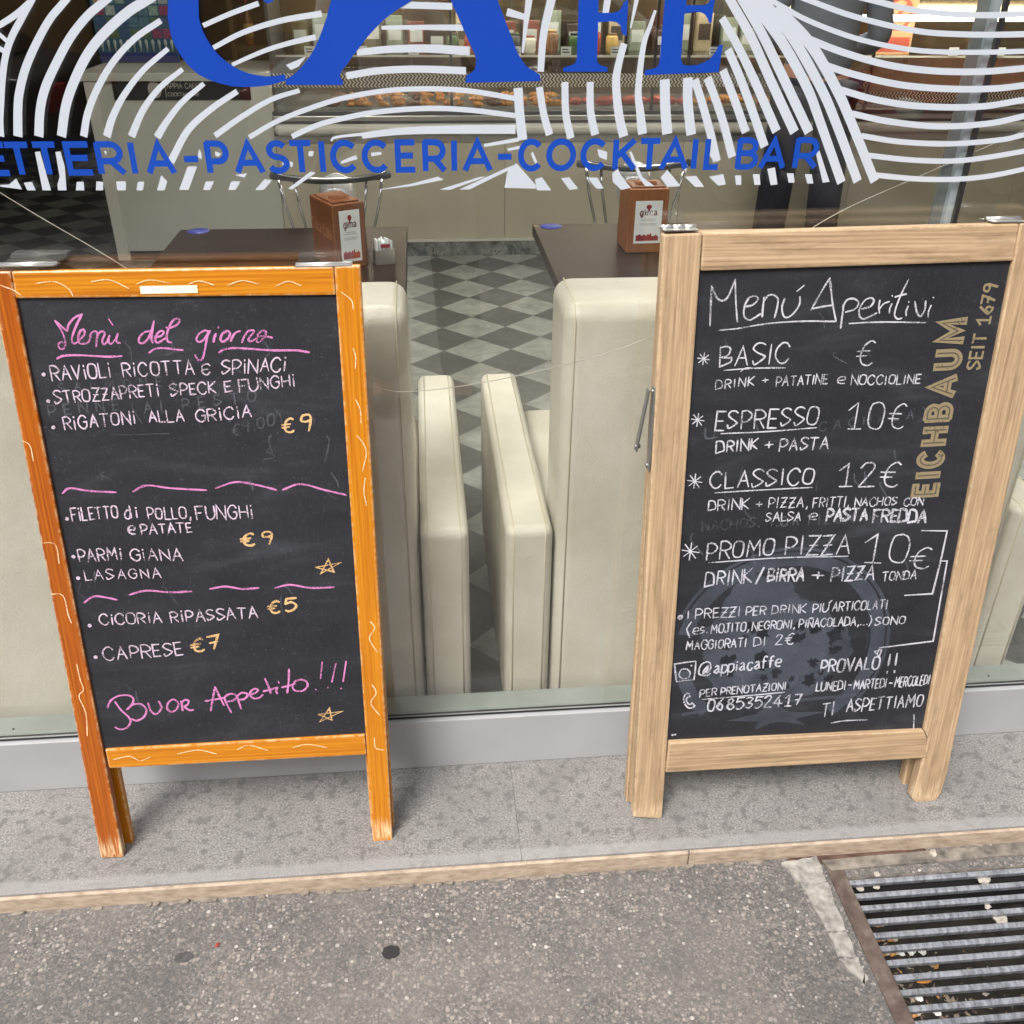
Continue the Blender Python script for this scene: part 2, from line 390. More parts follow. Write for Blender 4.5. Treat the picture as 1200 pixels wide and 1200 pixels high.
vo = N(t, 'ShaderNodeTexVoronoi'); vo.inputs['Scale'].default_value = 320; t.links.new(v, vo.inputs['Vector'])
n = noise(t, v, 4.5, 4, .6)
t.links.new(ramp(t, n, [(.3, srgb(188, 183, 166)), (.6, srgb(204, 200, 186)), (.8, srgb(210, 207, 195))]), p.inputs['Base Color']); p.inputs['Roughness'].default_value = .42
hh = math_(t, 'ADD', math_(t, 'MULTIPLY', vo.outputs['Distance'], .25), math_(t, 'MULTIPLY', noise(t, v, 12, 3), 1.8)); bump(t, hh, p, .34, .005); M['leather'] = m
M['seam'] = plain('leather seam', srgb(196, 189, 164), .5)
m, t, p = nodes('dark wenge table'); v = coords(t, (2, 40, 2)); n = noise(t, v, 3, 5, .6)
t.links.new(ramp(t, n, [(.3, srgb(26, 17, 13)), (.7, srgb(50, 35, 26))]), p.inputs['Base Color']); p.inputs['Roughness'].default_value = .34; p.inputs['Specular IOR Level'].default_value = .16; M['wenge'] = m
M['dark'] = plain('dark base', (.012, .011, .011), .5)
M['counter'] = plain('greige counter panel', srgb(196, 190, 172), .45, var=.05, vscale=3)
M['cabinet'] = plain('pale cabinet panel', srgb(200, 202, 192), .45, var=.05, vscale=3)
M['trim'] = plain('white trim', srgb(214, 214, 206), .4, var=.03)
m, t, p = nodes('grey veined marble'); v = coords(t); n = noise(t, v, 5, 8, .7, 2.5)
t.links.new(ramp(t, n, [(.35, srgb(66, 72, 70)), (.5, srgb(120, 126, 122)), (.62, srgb(150, 154, 150)), (.66, srgb(70, 74, 72)), (.8, srgb(130, 134, 130))]), p.inputs['Base Color']); p.inputs['Roughness'].default_value = .3; M['marble'] = m
M['steel'] = plain('brushed steel', srgb(196, 196, 192), .28, .8, .08)
M['steel_d'] = plain('dull zinc', srgb(140, 140, 138), .45, .7, .1)
M['polish'] = plain('polished steel', srgb(238, 240, 242), .1, .55, .02)
M['mirror'] = plain('bronze mirror', srgb(150, 136, 112), .12, .9, .05)
M['chrome'] = plain('chrome', srgb(222, 224, 228), .08, 1.0, .02)
M['brownwood'] = wood('brown shelf wood', srgb(52, 40, 28), srgb(86, 68, 48), srgb(108, 88, 64), 'z', .45)
M['napwood'] = wood('reddish brown box wood', srgb(84, 48, 28), srgb(118, 72, 44), srgb(138, 90, 58), 'z', .4)
M['napwood2'] = wood('orange brown box wood', srgb(104, 62, 36), srgb(140, 88, 54), srgb(156, 104, 68), 'z', .4)
M['card'] = plain('white card', srgb(222, 228, 228), .5, var=.02)
M['wine'] = plain('wine red print', srgb(140, 36, 48), .6, var=.05)
M['pale_print'] = plain('pale print', srgb(170, 176, 178), .6)
M['engrave'] = plain('engraved pale wood', srgb(196, 140, 100), .6)
m, t, p = nodes('herringbone film'); v = coords(t)
sx = N(t, 'ShaderNodeSeparateXYZ'); t.links.new(v, sx.inputs[0])
row = math_(t, 'PINGPONG', sx.outputs[2], .014)
q = math_(t, 'FRACT', math_(t, 'DIVIDE', math_(t, 'ADD', sx.outputs[0], row), .019))
k = math_(t, 'GREATER_THAN', q, .52)
t.links.new(mixc(t, k, (.03, .028, .025, 1), srgb(206, 198, 176)), p.inputs['Base Color']); p.inputs['Roughness'].default_value = .5; M['herring'] = m
m, t, p = nodes('pastry'); v = coords(t); n = noise(t, v, 42, 4, .7)
t.links.new(ramp(t, n, [(.32, srgb(96, 48, 20)), (.5, srgb(190, 122, 48)), (.66, srgb(232, 184, 92)), (.8, srgb(246, 222, 160))]), p.inputs['Base Color']); p.inputs['Roughness'].default_value = .6; bump(t, n, p, .6, .006); M['pastry'] = m
M['choc'] = plain('chocolate pastry', srgb(96, 54, 34), .5, var=.3, vscale=40)
M['redpastry'] = plain('red glazed pastry', srgb(168, 62, 44), .35, var=.35, vscale=40)
M['navy'] = plain('navy trousers cloth', srgb(30, 32, 48), .9, var=.3, vscale=30)
M['greyblue'] = plain('grey blue jacket cloth', srgb(112, 124, 140), .9, var=.15, vscale=14)
M['skin'] = plain('skin', srgb(200, 150, 122), .5, var=.06)
M['hair'] = plain('dark brown hair', srgb(46, 32, 24), .6, var=.2, vscale=80)
M['wallb'] = plain('brown back wall', srgb(112, 92, 70), .7, var=.2, vscale=3)
M['walld'] = plain('dark corridor wall', srgb(52, 44, 38), .7, var=.25, vscale=3)
M['ceil'] = plain('white ceiling', srgb(220, 218, 210), .8, var=.03)
M['facade'] = plain('facade plaster', srgb(176, 160, 138), .9, var=.12, vscale=2)
def emis(name, c, k):
    m, t, p = nodes(name); p.inputs['Base Color'].default_value = (.8, .8, .8, 1); p.inputs['Emission Color'].default_value = c; p.inputs['Emission Strength'].default_value = k; return m
M['lamp'] = emis('lit strip lamp', (1, .9, .74, 1), 16)
M['panel'] = emis('unseen ceiling panel', (1, .95, .86, 1), 13)  # glow of the fill panels added overhead, out of view
GLS = [srgb(60, 90, 50), srgb(150, 60, 40), srgb(190, 160, 90), srgb(40, 50, 60), srgb(200, 200, 190), srgb(120, 80, 40)]
M['bot'] = [plain('bottle colour %d' % i, c, .25, var=.1) for i, c in enumerate(GLS)]

# ------------------------------------------------------------------ stroke lettering
# hand lettering: points are (x, y) hex digits, baseline y=3, capital height y=d; '~' strokes are smoothed
G = {
'A': "03 4d 83|27 67", 'B': "03 0d|~0d 4d 6c 6a 48 08|~08 57 77 75 44 03", 'C': "~8b 6d 3d 0a 06 33 63 85", 'D': "03 0d|~0d 4d 7b 85 54 03",
'E': "6d 0d 03 63|08 58", 'F': "7d 0d 03|08 58", 'G': "~8b 6d 3d 0a 06 33 63 85|85 88 58", 'H': "03 0d|83 8d|08 88", 'I': "03 0d", 'i': "03 0a|0c 0d",
'J': "~5d 55 33 13 05|2d 8d", 'K': "03 0d|7d 08 73", 'L': "0d 03 63", 'M': "03 1d 57 9d a3", 'N': "03 0d 83 8d", 'O': "~4d 1c 07 14 43 74 89 7c 4d",
'P': "03 0d|~0d 4d 7b 79 47 07", 'R': "03 0d|~0d 4d 7b 79 48 08|38 73", 'S': "~7c 5d 2d 0b 29 67 76 44 13 05", 'T': "0d 8d|4d 43", 'U': "~0d 06 23 53 86 8d",
'V': "0d 43 8d", 'Z': "0d 7d 03 73|18 68", 'z': "0d 7d 03 73", '0': "~4d 1c 07 14 43 64 79 6c 4d", '1': "0a 4d 43|13 73", '2': "~0b 2d 5d 6b 48 03|03 73", '3': "~0c 3d 6c 5a 28|~28 67 65 33 04",
'4': "5d 06 86|5a 53", '5': "7d 1d 09|~09 4a 77 54 23 04", '6': "~6d 29 06 24 53 66 58 38 16", '7': "0d 7d 33|18 68", '8': "~4d 1b 29 67 75 43 15 17 49 6b 4d", '9': "~7a 49 1a 2d 6d 7a|7a 53",
'€': "~8c 6d 3b 27 34 63 84|09 69|07 57", '+': "35 3b|08 68", '-': "08 48", '.': "03 13", ',': "14 01", '/': "03 8e", '(': "~3e 09 07 31", ')': "~0e 39 37 01", '!': "1d 17|13 14",
'*': "48 44|48 4c|48 18|48 78|48 26|48 6a|48 2a|48 66", "'": "0c 3e", '@': "~6a 48 35 56 6a|~6a 65 88 7c 4d 1b 06 24 63 84", 'Ñ': "03 0d 83 8d|~1e 3f 5e 7f",
'a': "~1a 3b 5a 65 73|~58 37 05 14 33 65", 'c': "~6a 4b 1a 06 23 53 65", 'd': "~6a 3b 07 13 43 68|6f 63", 'e': "~07 67 6a 3b 09 05 33 63", 'f': "~6e 4f 2d 23|0a 5a", 'g': "~6a 3b 07 13 43 68|~6b 63 50 10",
'l': "~0e 04 23", 'm': "03 0b|~08 2b 5a 53|~58 7b aa a3", 'o': "~3b 0a 05 33 65 6a 3b", 'p': "0b 00|~0a 3b 6a 65 33 04", 's': "~5a 2b 1a 17 56 54 23 03", 'h': "0f 03|~08 3b 6a 63",
'ε': "~7b 5d 1c 08 14 43 65|08 58",
}
def gl_strokes(ch):
    out = []; mx = 0
    for s in G[ch].split('|'):
        sm = s.startswith('~'); s = s.lstrip('~')
        pts = [(int(q[0], 16) / 10, (int(q[1], 16) - 3) / 10) for q in s.split()]
        mx = max(mx, max(q[0] for q in pts)); out.append((pts, sm))
    if mx < .2:
        out = [([(x + .12, y) for x, y in p_], k_) for p_, k_ in out]; mx = .24
    return out, mx
def write(rb, text, A, B, h, wd, up, jit=.035, rough=.18, gap=.32, space=.55, slant=0.0, fit=True, lift=0):
    """write text from A to B (2-D plane coordinates), cap height h, stroke width wd, up = plane 'up' direction"""
    A = Vector(A); B = Vector(B); d = (B - A); Lg = d.length; d.normalize(); up = Vector(up)
    gl = [None if ch == ' ' else gl_strokes(ch) for ch in text]; n = len(text)
    ws = sum(q[1] for q in gl if q); sp = sum(1 for q in gl if not q)
    if fit:
        sx = h * .92; g_ = (Lg - (ws + space * sp) * sx) / max(1, n - 1 - sp)
        if n - 1 - sp > 0 and g_ < .22 * h:
            sx = Lg / (ws + space * sp + .26 * (n - 1 - sp)); g_ = .26 * sx
        elif n - 1 - sp > 0 and g_ > .5 * h and text[0] in '€10':
            sx = min(1.5 * h, Lg / (ws + .4 * (n - 1 - sp))); g_ = (Lg - ws * sx) / (n - 1 - sp)
        elif n == 1: sx = Lg / max(.3, ws)
    else: sx = h; g_ = gap * h
    x = 0; items = []
    for ch, q in zip(text, gl):
        if q is None: x += space * sx; continue
        items.append((ch, q[0], x / sx, q[1])); x += q[1] * sx + g_
    for ch, st, x0, mx in items:
        ox, oy = rnd.uniform(-jit, jit), rnd.uniform(-jit, jit); sc = 1 + rnd.uniform(-jit, jit) * 2; an = rnd.uniform(-jit, jit) * 1.6
        for pts, sm in st:
            q = []
            for (x, y) in pts:
                x2 = x - mx / 2; x2, y2 = x2 * math.cos(an) - (y - .5) * math.sin(an), x2 * math.sin(an) + (y - .5) * math.cos(an)
                X = (x0 + mx / 2 + x2 * sc + ox) * sx + slant * y * h; Yy = (.5 + y2 * sc + oy) * h
                q.append(A + d * X + up * Yy)
            if sm: q = cat(q, 5)
            elif len(q) > 1:
                q2 = []
                for i in range(len(q) - 1):
                    a_, b_ = q[i], q[i + 1]
                    q2 += [a_, a_.lerp(b_, .34), a_.lerp(b_, .67)]
                q = q2 + [q[-1]]
            rb.stroke(q, [wd * (1 + .28 * pnoise(Vector((c_.x * 60, c_.y * 60, x0)))) for c_ in q], rough=rough, lift=lift)

def ell(cx, cy, rx, ry, a0, a1, n=20):
    return [(cx + rx * math.cos(R(a0 + (a1 - a0) * i / n)), cy + ry * math.sin(R(a0 + (a1 - a0) * i / n))) for i in range(n + 1)]
def sans(ch):
    """geometric sans capital in the unit square, list of (points, closed)"""
    return {
    'E': [([(1, 1), (0, 1), (0, 0), (1, 0)], 0), ([(0, .52), (.88, .52)], 0)], 'F': [([(1, 1), (0, 1), (0, 0)], 0), ([(0, .5), (.88, .5)], 0)],
    'T': [([(0, 1), (1, 1)], 0), ([(.5, 1), (.5, 0)], 0)], 'I': [([(.5, 0), (.5, 1)], 0)], 'A': [([(0, 0), (.5, 1), (1, 0)], 0), ([(.2, .3), (.8, .3)], 0)],
    'R': [([(0, 0), (0, 1)], 0), ([(.02, 1), (.55, 1)] + ell(.55, .7, .43, .3, 90, -90, 10)[1:] + [(.02, .4)], 0), ([(.5, .4), (1, 0)], 0)],
    'P': [([(0, 0), (0, 1)], 0), ([(.02, 1), (.55, 1)] + ell(.55, .68, .45, .32, 90, -90, 10)[1:] + [(.02, .36)], 0)],
    'B': [([(0, 0), (0, 1)], 0), ([(.02, 1), (.5, 1)] + ell(.5, .76, .42, .24, 90, -90, 10)[1:] + [(.02, .52)], 0), ([(.45, .52)] + ell(.55, .26, .45, .26, 90, -90, 10) + [(.02, 0)], 0)],
    'C': [(ell(.55, .5, .55, .5, 42, 318, 24), 0)], 'O': [(ell(.5, .5, .5, .5, 0, 345, 23), 1)],
    'S': [(ell(.5, .75, .46, .25, 30, 270, 12) + ell(.5, .25, .5, .25, 90, -155, 12)[1:], 0)],
    'K': [([(0, 0), (0, 1)], 0), ([(.95, 1), (.03, .4)], 0), ([(.3, .6), (1, 0)], 0)], 'L': [([(0, 1), (0, 0), (1, 0)], 0)], '-': [([(0, .45), (1, .45)], 0)],
    'H': [([(0, 0), (0, 1)], 0), ([(1, 0), (1, 1)], 0), ([(0, .5), (1, .5)], 0)], 'M': [([(0, 0), (.06, 1), (.5, .25), (.94, 1), (1, 0)], 0)],
    'U': [([(0, 1), (0, .35)] + ell(.5, .35, .5, .35, 180, 360, 12) + [(1, 1)], 0)],
    }[ch]

# ================================================================== ground
GZ = -0.04                                     # pavement level; the doorstep top is z = 0
PX0, PX1, PY0, PY1 = 0.762, 1.50, -0.66, -0.316  # drain pit
g = MB()
def sheet(x0, x1, y0, y1, z=GZ): g.poly([(x0, y0, z), (x1, y0, z), (x1, y1, z), (x0, y1, z)])
sheet(-14, PX0, PY0, -.25); sheet(PX1, 14, PY0, -.25); sheet(PX0, PX1, PY1, -.25); sheet(-14, 14, -3.2, PY0)
struct(g.build('pavement', M['asphalt']))
g = MB(); g.poly([(-60, -60, GZ - .12), (60, -60, GZ - .12), (60, -3.3, GZ - .12), (-60, -3.3, GZ - .12)]); struct(g.build('road', M['road']))
g = MB().box(-14, 14, -3.34, -3.2, GZ - .2, GZ + .002); struct(g.build('kerb', M['concrete'], bevel=.01))
# doorstep: two slabs with an open joint, tan stone edging under their nose
g = MB().box(-5, .1435, -.2545, .05, -.06, 0).box(.1445, 5, -.2545, .05, -.06, 0).box(.1432, .1448, -.25, .045, -.05, -.0012); struct(g.build('doorstep', M['granite'], bevel=.0012))
g = MB()
for x0, x1 in ((-5, -.905), (-.903, .468), (.470, 1.66), (1.662, 5)): g.box(x0, x1, -.262 + rnd.uniform(-.001, .001), -.2548, -.055, -.004)
struct(g.build('doorstep_edging', M['tan'], bevel=.002))
# concrete patches round the drain
def irregular(pts, n=5, amp=.004, close=True):
    out = []
    for i in range(len(pts)):
        a, b = Vector(pts[i]), Vector(pts[(i + 1) % len(pts)])
        for k in range(n):
            q = a.lerp(b, k / n); out.append((q.x + rnd.uniform(-amp, amp), q.y + rnd.uniform(-amp, amp)))
    return out
g = MB()
quads = [[(915, 1012), (956, 1005), (969, 1034), (940, 1040)], [(940, 1041), (969, 1035), (991, 1092), (970, 1093)], [(971, 1094), (991, 1094), (1004, 1122), (982, 1122)], [(983, 1124), (1005, 1124), (1017, 1150), (1011, 1155)]]
for q in quads:
    p2 = irregular([(Zp(x, y, GZ).x, Zp(x, y, GZ).y) for x, y in q], 6, .0024)
    g.prism([(x, y, GZ - .01) for x, y in p2], (0, 0, .014))
struct(g.build('concrete_strip', M['concrete'], bevel=.002))
a = [(Zp(x, y, GZ).x, Zp(x, y, GZ).y) for x, y in ((962, 1010), (1200, 986), (1200, 1001), (975, 1022))]
a[1] = (1.5, a[1][1]); a[2] = (1.5, a[2][1])
g = MB().prism([(x, y, GZ - .01) for x, y in irregular(a, 9, .002)], (0, 0, .0155)); struct(g.build('drain_kerb', M['concrete_d'], bevel=.003))
a = [(.67, -.2625), (.95, -.2625), (.95, -.276), (.8, -.2795), (.66, -.281)]
g = MB().prism([(x, y, GZ - .01) for x, y in irregular(a, 10, .002)], (0, 0, .0115)); struct(g.build('rusty_mortar', M['redrust']))
# broken edge of the pavement along the step
g = MB(); x = -1.1
while x < .64:
    L = rnd.uniform(.012, .05)
    if rnd.random() < .6:
        pts = [(x + L * .5 + L * .5 * math.cos(t) * rnd.uniform(.7, 1), -.267 + .0065 * math.sin(t) * rnd.uniform(.5, 1)) for t in [i * math.pi / 5 for i in range(10)]]
        g.prism([(q[0], q[1], GZ - .004) for q in pts], (0, 0, rnd.uniform(.006, .010)))
    x += L * rnd.uniform(.7, 1.6)
tag(g.build('mortar_crumbs', M['mortar'], bevel=.001), kind='stuff', label='crumbling mortar along the foot of the doorstep')
# drain
dr = tag(empty('drain_grate', (PX0, PY1, GZ)), 'steel bar drain grate set in a rusty frame', 'drain')
def loc(o): return (o.x - PX0, o.y - PY1, o.z - GZ)
f = MB(); W_ = PX1 - PX0; H_ = PY0 - PY1
f.box(-.026, .006, H_ - .03, .035, -.03, .0045); f.build('frame', M['rust'], dr, bevel=.002)
f = MB(); f.box(-.002, 0, H_, 0, -.17, -.03).box(W_, W_ + .002, H_, 0, -.17, -.002).box(0, W_, 0, .002, -.17, -.03).box(0, W_, H_ - .002, H_, -.17, -.002); f.build('pit_wall', M['pit'], dr)
f = MB(); nx, ny = 60, 28; vs = []; fs = []
for j in range(ny + 1):
    for i in range(nx + 1):
        x, y = W_ * i / nx, H_ * j / ny
        hgt = -.125 + .07 * max(0, 1 - (x / .26) ** 1.2) * min(1, j / 9 + .35) + .05 * max(0, (j / ny) - .45) * 2 + .012 * pnoise(Vector((x * 30, y * 30, 0)))
        vs.append((x, y, min(-.035, hgt)))
for j in range(ny):
    for i in range(nx):
        k = j * (nx + 1) + i; fs.append((k, k + 1, k + nx + 2, k + nx + 1))
f.add(vs, fs, True); f.build('silt', M['soil'], dr)
MB().box(.0065, W_, .001, .04, -.03, -.002).build('lip', M['concrete_d'], dr, bevel=.003)
bar_y = []
LEFT = [(365, 295), (385, 358), (412, 415), (440, 478), (470, 543), (500, 605), (530, 672), (560, 742), (592, 812), (625, 888), (660, 958), (695, 1035)]
for k, (bx, by) in enumerate(LEFT):
    y = Zp(900 + bx / 4, 960 + by / 4, GZ - .004).y - PY1
    f = MB(); z0 = -.004
    x1 = W_ - .001
    f.prism([(.005, y - .0035, z0 - .013), (.005, y + .0035, z0 - .013), (.005, y + .0055, z0 - .003), (.005, y + .003, z0), (.005, y - .003, z0), (.005, y - .0055, z0 - .003)], (x1 - .005, 0, 0))
    f.build('bar', M['bar'], dr); bar_y.append(PY1 + y)
# litter caught in the drain
def silt_z(x, y):
    xx, yy = x - PX0, y - PY1; j = yy / H_ * ny
    return GZ + min(-.035, -.125 + .07 * max(0, 1 - (max(xx, 0) / .26) ** 1.2) * min(1, j / 9 + .35) + .05 * max(0, j / ny - .45) * 2 + .012 * pnoise(Vector((xx * 30, yy * 30, 0))))
def on_silt(px, py):
    z = GZ - .04
    for _ in range(8):
        q = Zp(px, py, z); z = silt_z(q.x, q.y) + .006
    return Zp(px, py, z)
BUTT_L = ['cigarette butt lying farthest up in the drain', 'cigarette butt in the drain below the topmost butt', 'orange ended cigarette butt beside a paper one in the drain', 'short cigarette butt left of the white paper in the drain',
          'tan cigarette butt touching the white paper in the drain', 'cigarette butt near the bottom of the drain litter']
for k, (x, y, an) in enumerate(((520, 497, 5), (523, 565, 2), (580, 565, -4), (543, 633, 4), (590, 632, 12), (690, 918, 14))):
    q = on_silt(900 + x / 4, 960 + y / 4)
    b = empty('cigarette_butt', q, (0, 0, R(an))); tag(b, BUTT_L[k], 'cigarette butt', 'cigarette butts in the drain')
    MB().tube([(-.008, 0, 0), (.003, 0, 0)], .0036, 10).build('filter', M['filter'], b)
    MB().tube([(.0032, 0, 0), (.009, 0, .0004), (.0105, .0006, 0)], [.0036, .0036, .0026], 10).build('paper', M['cigpaper'], b)
def crumple(name, q, r, m, seed, flat=.5):
    rr = random.Random(seed); bm = bmesh.new(); bmesh.ops.create_icosphere(bm, subdivisions=2, radius=r)
    for v in bm.verts:
        v.co *= 1 + rr.uniform(-.3, .3); v.co.z *= flat; v.co.x *= 1.2
    me = bpy.data.meshes.new(name); bm.to_mesh(me); bm.free(); me.materials.append(m)
    o = bpy.data.objects.new(name, me); COL.objects.link(o); o.location = q; o.rotation_euler = (0, 0, rr.uniform(0, 3)); return o
for k, (x, y, r, lab) in enumerate(((622, 624, .006, 'crumpled white paper scrap left of another in the drain'), (672, 622, .0065, 'middle crumpled white paper scrap in the drain'), (722, 620, .007, 'largest crumpled white paper scrap in the drain'),
                                    (706, 834, .006, 'white paper scrap with a bluish tint low in the drain'), (790, 905, .007, 'pale scrap at the bottom of the drain'))):
    tag(crumple('paper_scrap', on_silt(900 + x / 4, 960 + y / 4), r, M['paper'], k, .45), lab, 'litter', 'paper scraps in the drain')
for k, (x, y, r, lab) in enumerate(((1010, 275, .012, 'pale flat stone under the first bars of the drain'), (1080, 462, .013, 'grey rounded stone under the middle of the drain'), (1030, 405, .006, 'small stone between the upper bars of the drain'), (508, 315, .0055, 'small pale pebble at the corner of the drain'), (430, 320, .007, 'dusty pebble in the top corner of the drain'))):
    q = Zp(900 + x / 4, 960 + y / 4, GZ - .022); tag(crumple('pebble', q, r, M['pebble'], 30 + k, .5), lab, 'pebble', 'stones in the drain')
for (x, y, r, lab) in ((775, 158, .007, 'pale pebble on the kerb above the drain'), (510, 258, .005, 'pale chip beside the top bar of the drain')):
    q = Zp(900 + x / 4, 960 + y / 4, GZ + .006); tag(crumple('pebble', q, r, M['pebble'], int(x), .6), lab, 'pebble')
def leaf(name, q, L, m, rz, lab, c='leaf'):
    f = MB(); n = 7; up = []; dn = []
    for i in range(n + 1):
        t = i / n; ww = .28 * L * math.sin(math.pi * t) ** .8; z = .15 * L * math.sin(t * 3)
        up.append((L * (t - .5), ww, z + ww * .35)); dn.append((L * (t - .5), -ww, z + ww * .35))
    mid = [(L * (i / n - .5), 0, .15 * L * math.sin(i / n * 3)) for i in range(n + 1)]
    f.add(up + mid + dn, [(i, i + 1, n + 2 + i, n + 1 + i) for i in range(n)] + [(n + 1 + i, n + 2 + i, 2 * n + 3 + i, 2 * n + 2 + i) for i in range(n)], True)
    o = f.build(name, m); o.location = q; o.rotation_euler = (0, 0, rz); return tag(o, lab, c)
leaf('dry_leaf', on_silt(1083, 1150), .03, M['leafo'], .1, 'dry orange leaf curled up in the drain')
leaf('dry_leaf', Zp(255, 1108, GZ + .001), .012, M['leafr'], .9, 'tiny dry red leaf on the pavement left of the black gum')
# loose leaf crumbs and grit in the drain
f = MB()
for k in range(420):
    x = PX0 + .01 + abs(rnd.gauss(0, .11 + .12 * (k % 3 == 0))); y = PY1 + H_ * min(.99, max(.12, rnd.betavariate(3.2, 1.1)))
    if x > PX1 - .02: continue
    z = silt_z(x, y) + .002; s = rnd.uniform(.002, .0095); a = rnd.uniform(0, 6.28); b2 = rnd.uniform(.25, .7)
    e1 = Vector((math.cos(a), math.sin(a), rnd.uniform(-.4, .4))) * s; e2 = Vector((-math.sin(a), math.cos(a), rnd.uniform(-.4, .4))) * s * b2; c = Vector((x, y, z))
    f.add([c - e1, c + e2, c + e1, c - e2, c + Vector((0, 0, s * .3))], [(0, 1, 4), (1, 2, 4), (2, 3, 4), (3, 0, 4)])
m, t, p = nodes('leaf crumbs'); v = coords(t); n = N(t, 'ShaderNodeTexWhiteNoise'); vo = N(t, 'ShaderNodeTexVoronoi'); vo.inputs['Scale'].default_value = 70; t.links.new(v, vo.inputs['Vector'])
sp = N(t, 'ShaderNodeSeparateColor'); t.links.new(vo.outputs['Color'], sp.inputs[0])
t.links.new(ramp(t, sp.outputs[0], [(0, (.05, .04, .03)), (.35, (.14, .105, .07)), (.5, (.28, .23, .17)), (.82, (.45, .41, .36)), (.92, (.45, .24, .08))], 'CONSTANT'), p.inputs['Base Color']); p.inputs['Roughness'].default_value = .9
tag(f.build('leaf_litter', m), 'leaf crumbs and grit lying in the drain', kind='stuff')
# trodden gum
for (x, y, rx, ry, lab) in ((458, 1116, .0155, .0135, 'round black spot of trodden gum on the pavement below the boards'), (215, 1122, .0165, .0105, 'faint grey oval gum spot on the left of the pavement')):
    q = Zp(x, y, GZ); f = MB(); pts = []
    for i in range(22):
        t_ = i * math.pi / 11; k = rnd.uniform(.86, 1.08); pts.append((q.x + rx * k * math.cos(t_), q.y + ry * k * math.sin(t_), GZ - .001))
    f.prism(pts, (0, 0, .0026)); mm = M['gum'] if x == 458 else plain('worn gum', (.075, .072, .07), .85, var=.3, vscale=80)
    tag(f.build('gum_spot', mm), lab, 'gum')

# ================================================================== shop window
win = tag(empty('shop_window', (0, 0, 0)), 'cafe shop window with blue lettering and white wavy stripes', 'window')
MB().box(-4, 5, 0, .011, .0005, .1285).box(-4, 5, .0115, .06, .0005, .1295).build('sill', M['alu'], win, bevel=.0015)
MB().box(-4, 5, .0105, .012, .1297, .1335).box(-4, 5, .020, .0215, .1297, .1332).build('gasket', M['black'], win)
MB().box(-4, 5, .0222, .075, .1297, .1335).build('inner_ledge', M['ledge'], win)
MB().box(-4, .852, .012, .0198, .1335, 2.6).build('glass', M['glass'], win)
MB().box(.860, 5, .012, .0198, .1335, 2.6).build('glass', M['glass'], win)
MB().box(.853, .8592, .0115, .0200, .1335, 2.6).build('joint', M['black'], win)
MB().box(.8415, .8525, .0205, .05, .1340, 2.6).build('mullion', M['mull'], win)
MB().box(.824, .841, .030, .036, .1340, 2.6).build('inner_frame', M['grey_f'], win)
f = MB()
for x in (-.86, .63, 1.2): f.lathe([(.0022, 0), (.0022, .0015), (.001, .002)], (x, .04, .1335), 10)
f.build('screw', M['grey_d'], win)
VY = .0115
def vp(px, py): q = Yp(px, py, VY); return (q.x, q.z)
def vmp(a, b, l): return (a, VY - l, b)
def px_w(px, py, w): return w * (Yp(px + 1, py, VY).x - Yp(px, py, VY).x)
def ext(pts, L=70):
    """carry a stripe that leaves the photo's top on upwards"""
    (x0, y0), (x1, y1) = pts[0], pts[1]
    d = math.hypot(x0 - x1, y0 - y1); return [(x0 + (x0 - x1) / d * L, y0 + (y0 - y1) / d * L)] + pts
rb = Ribbon(vmp)
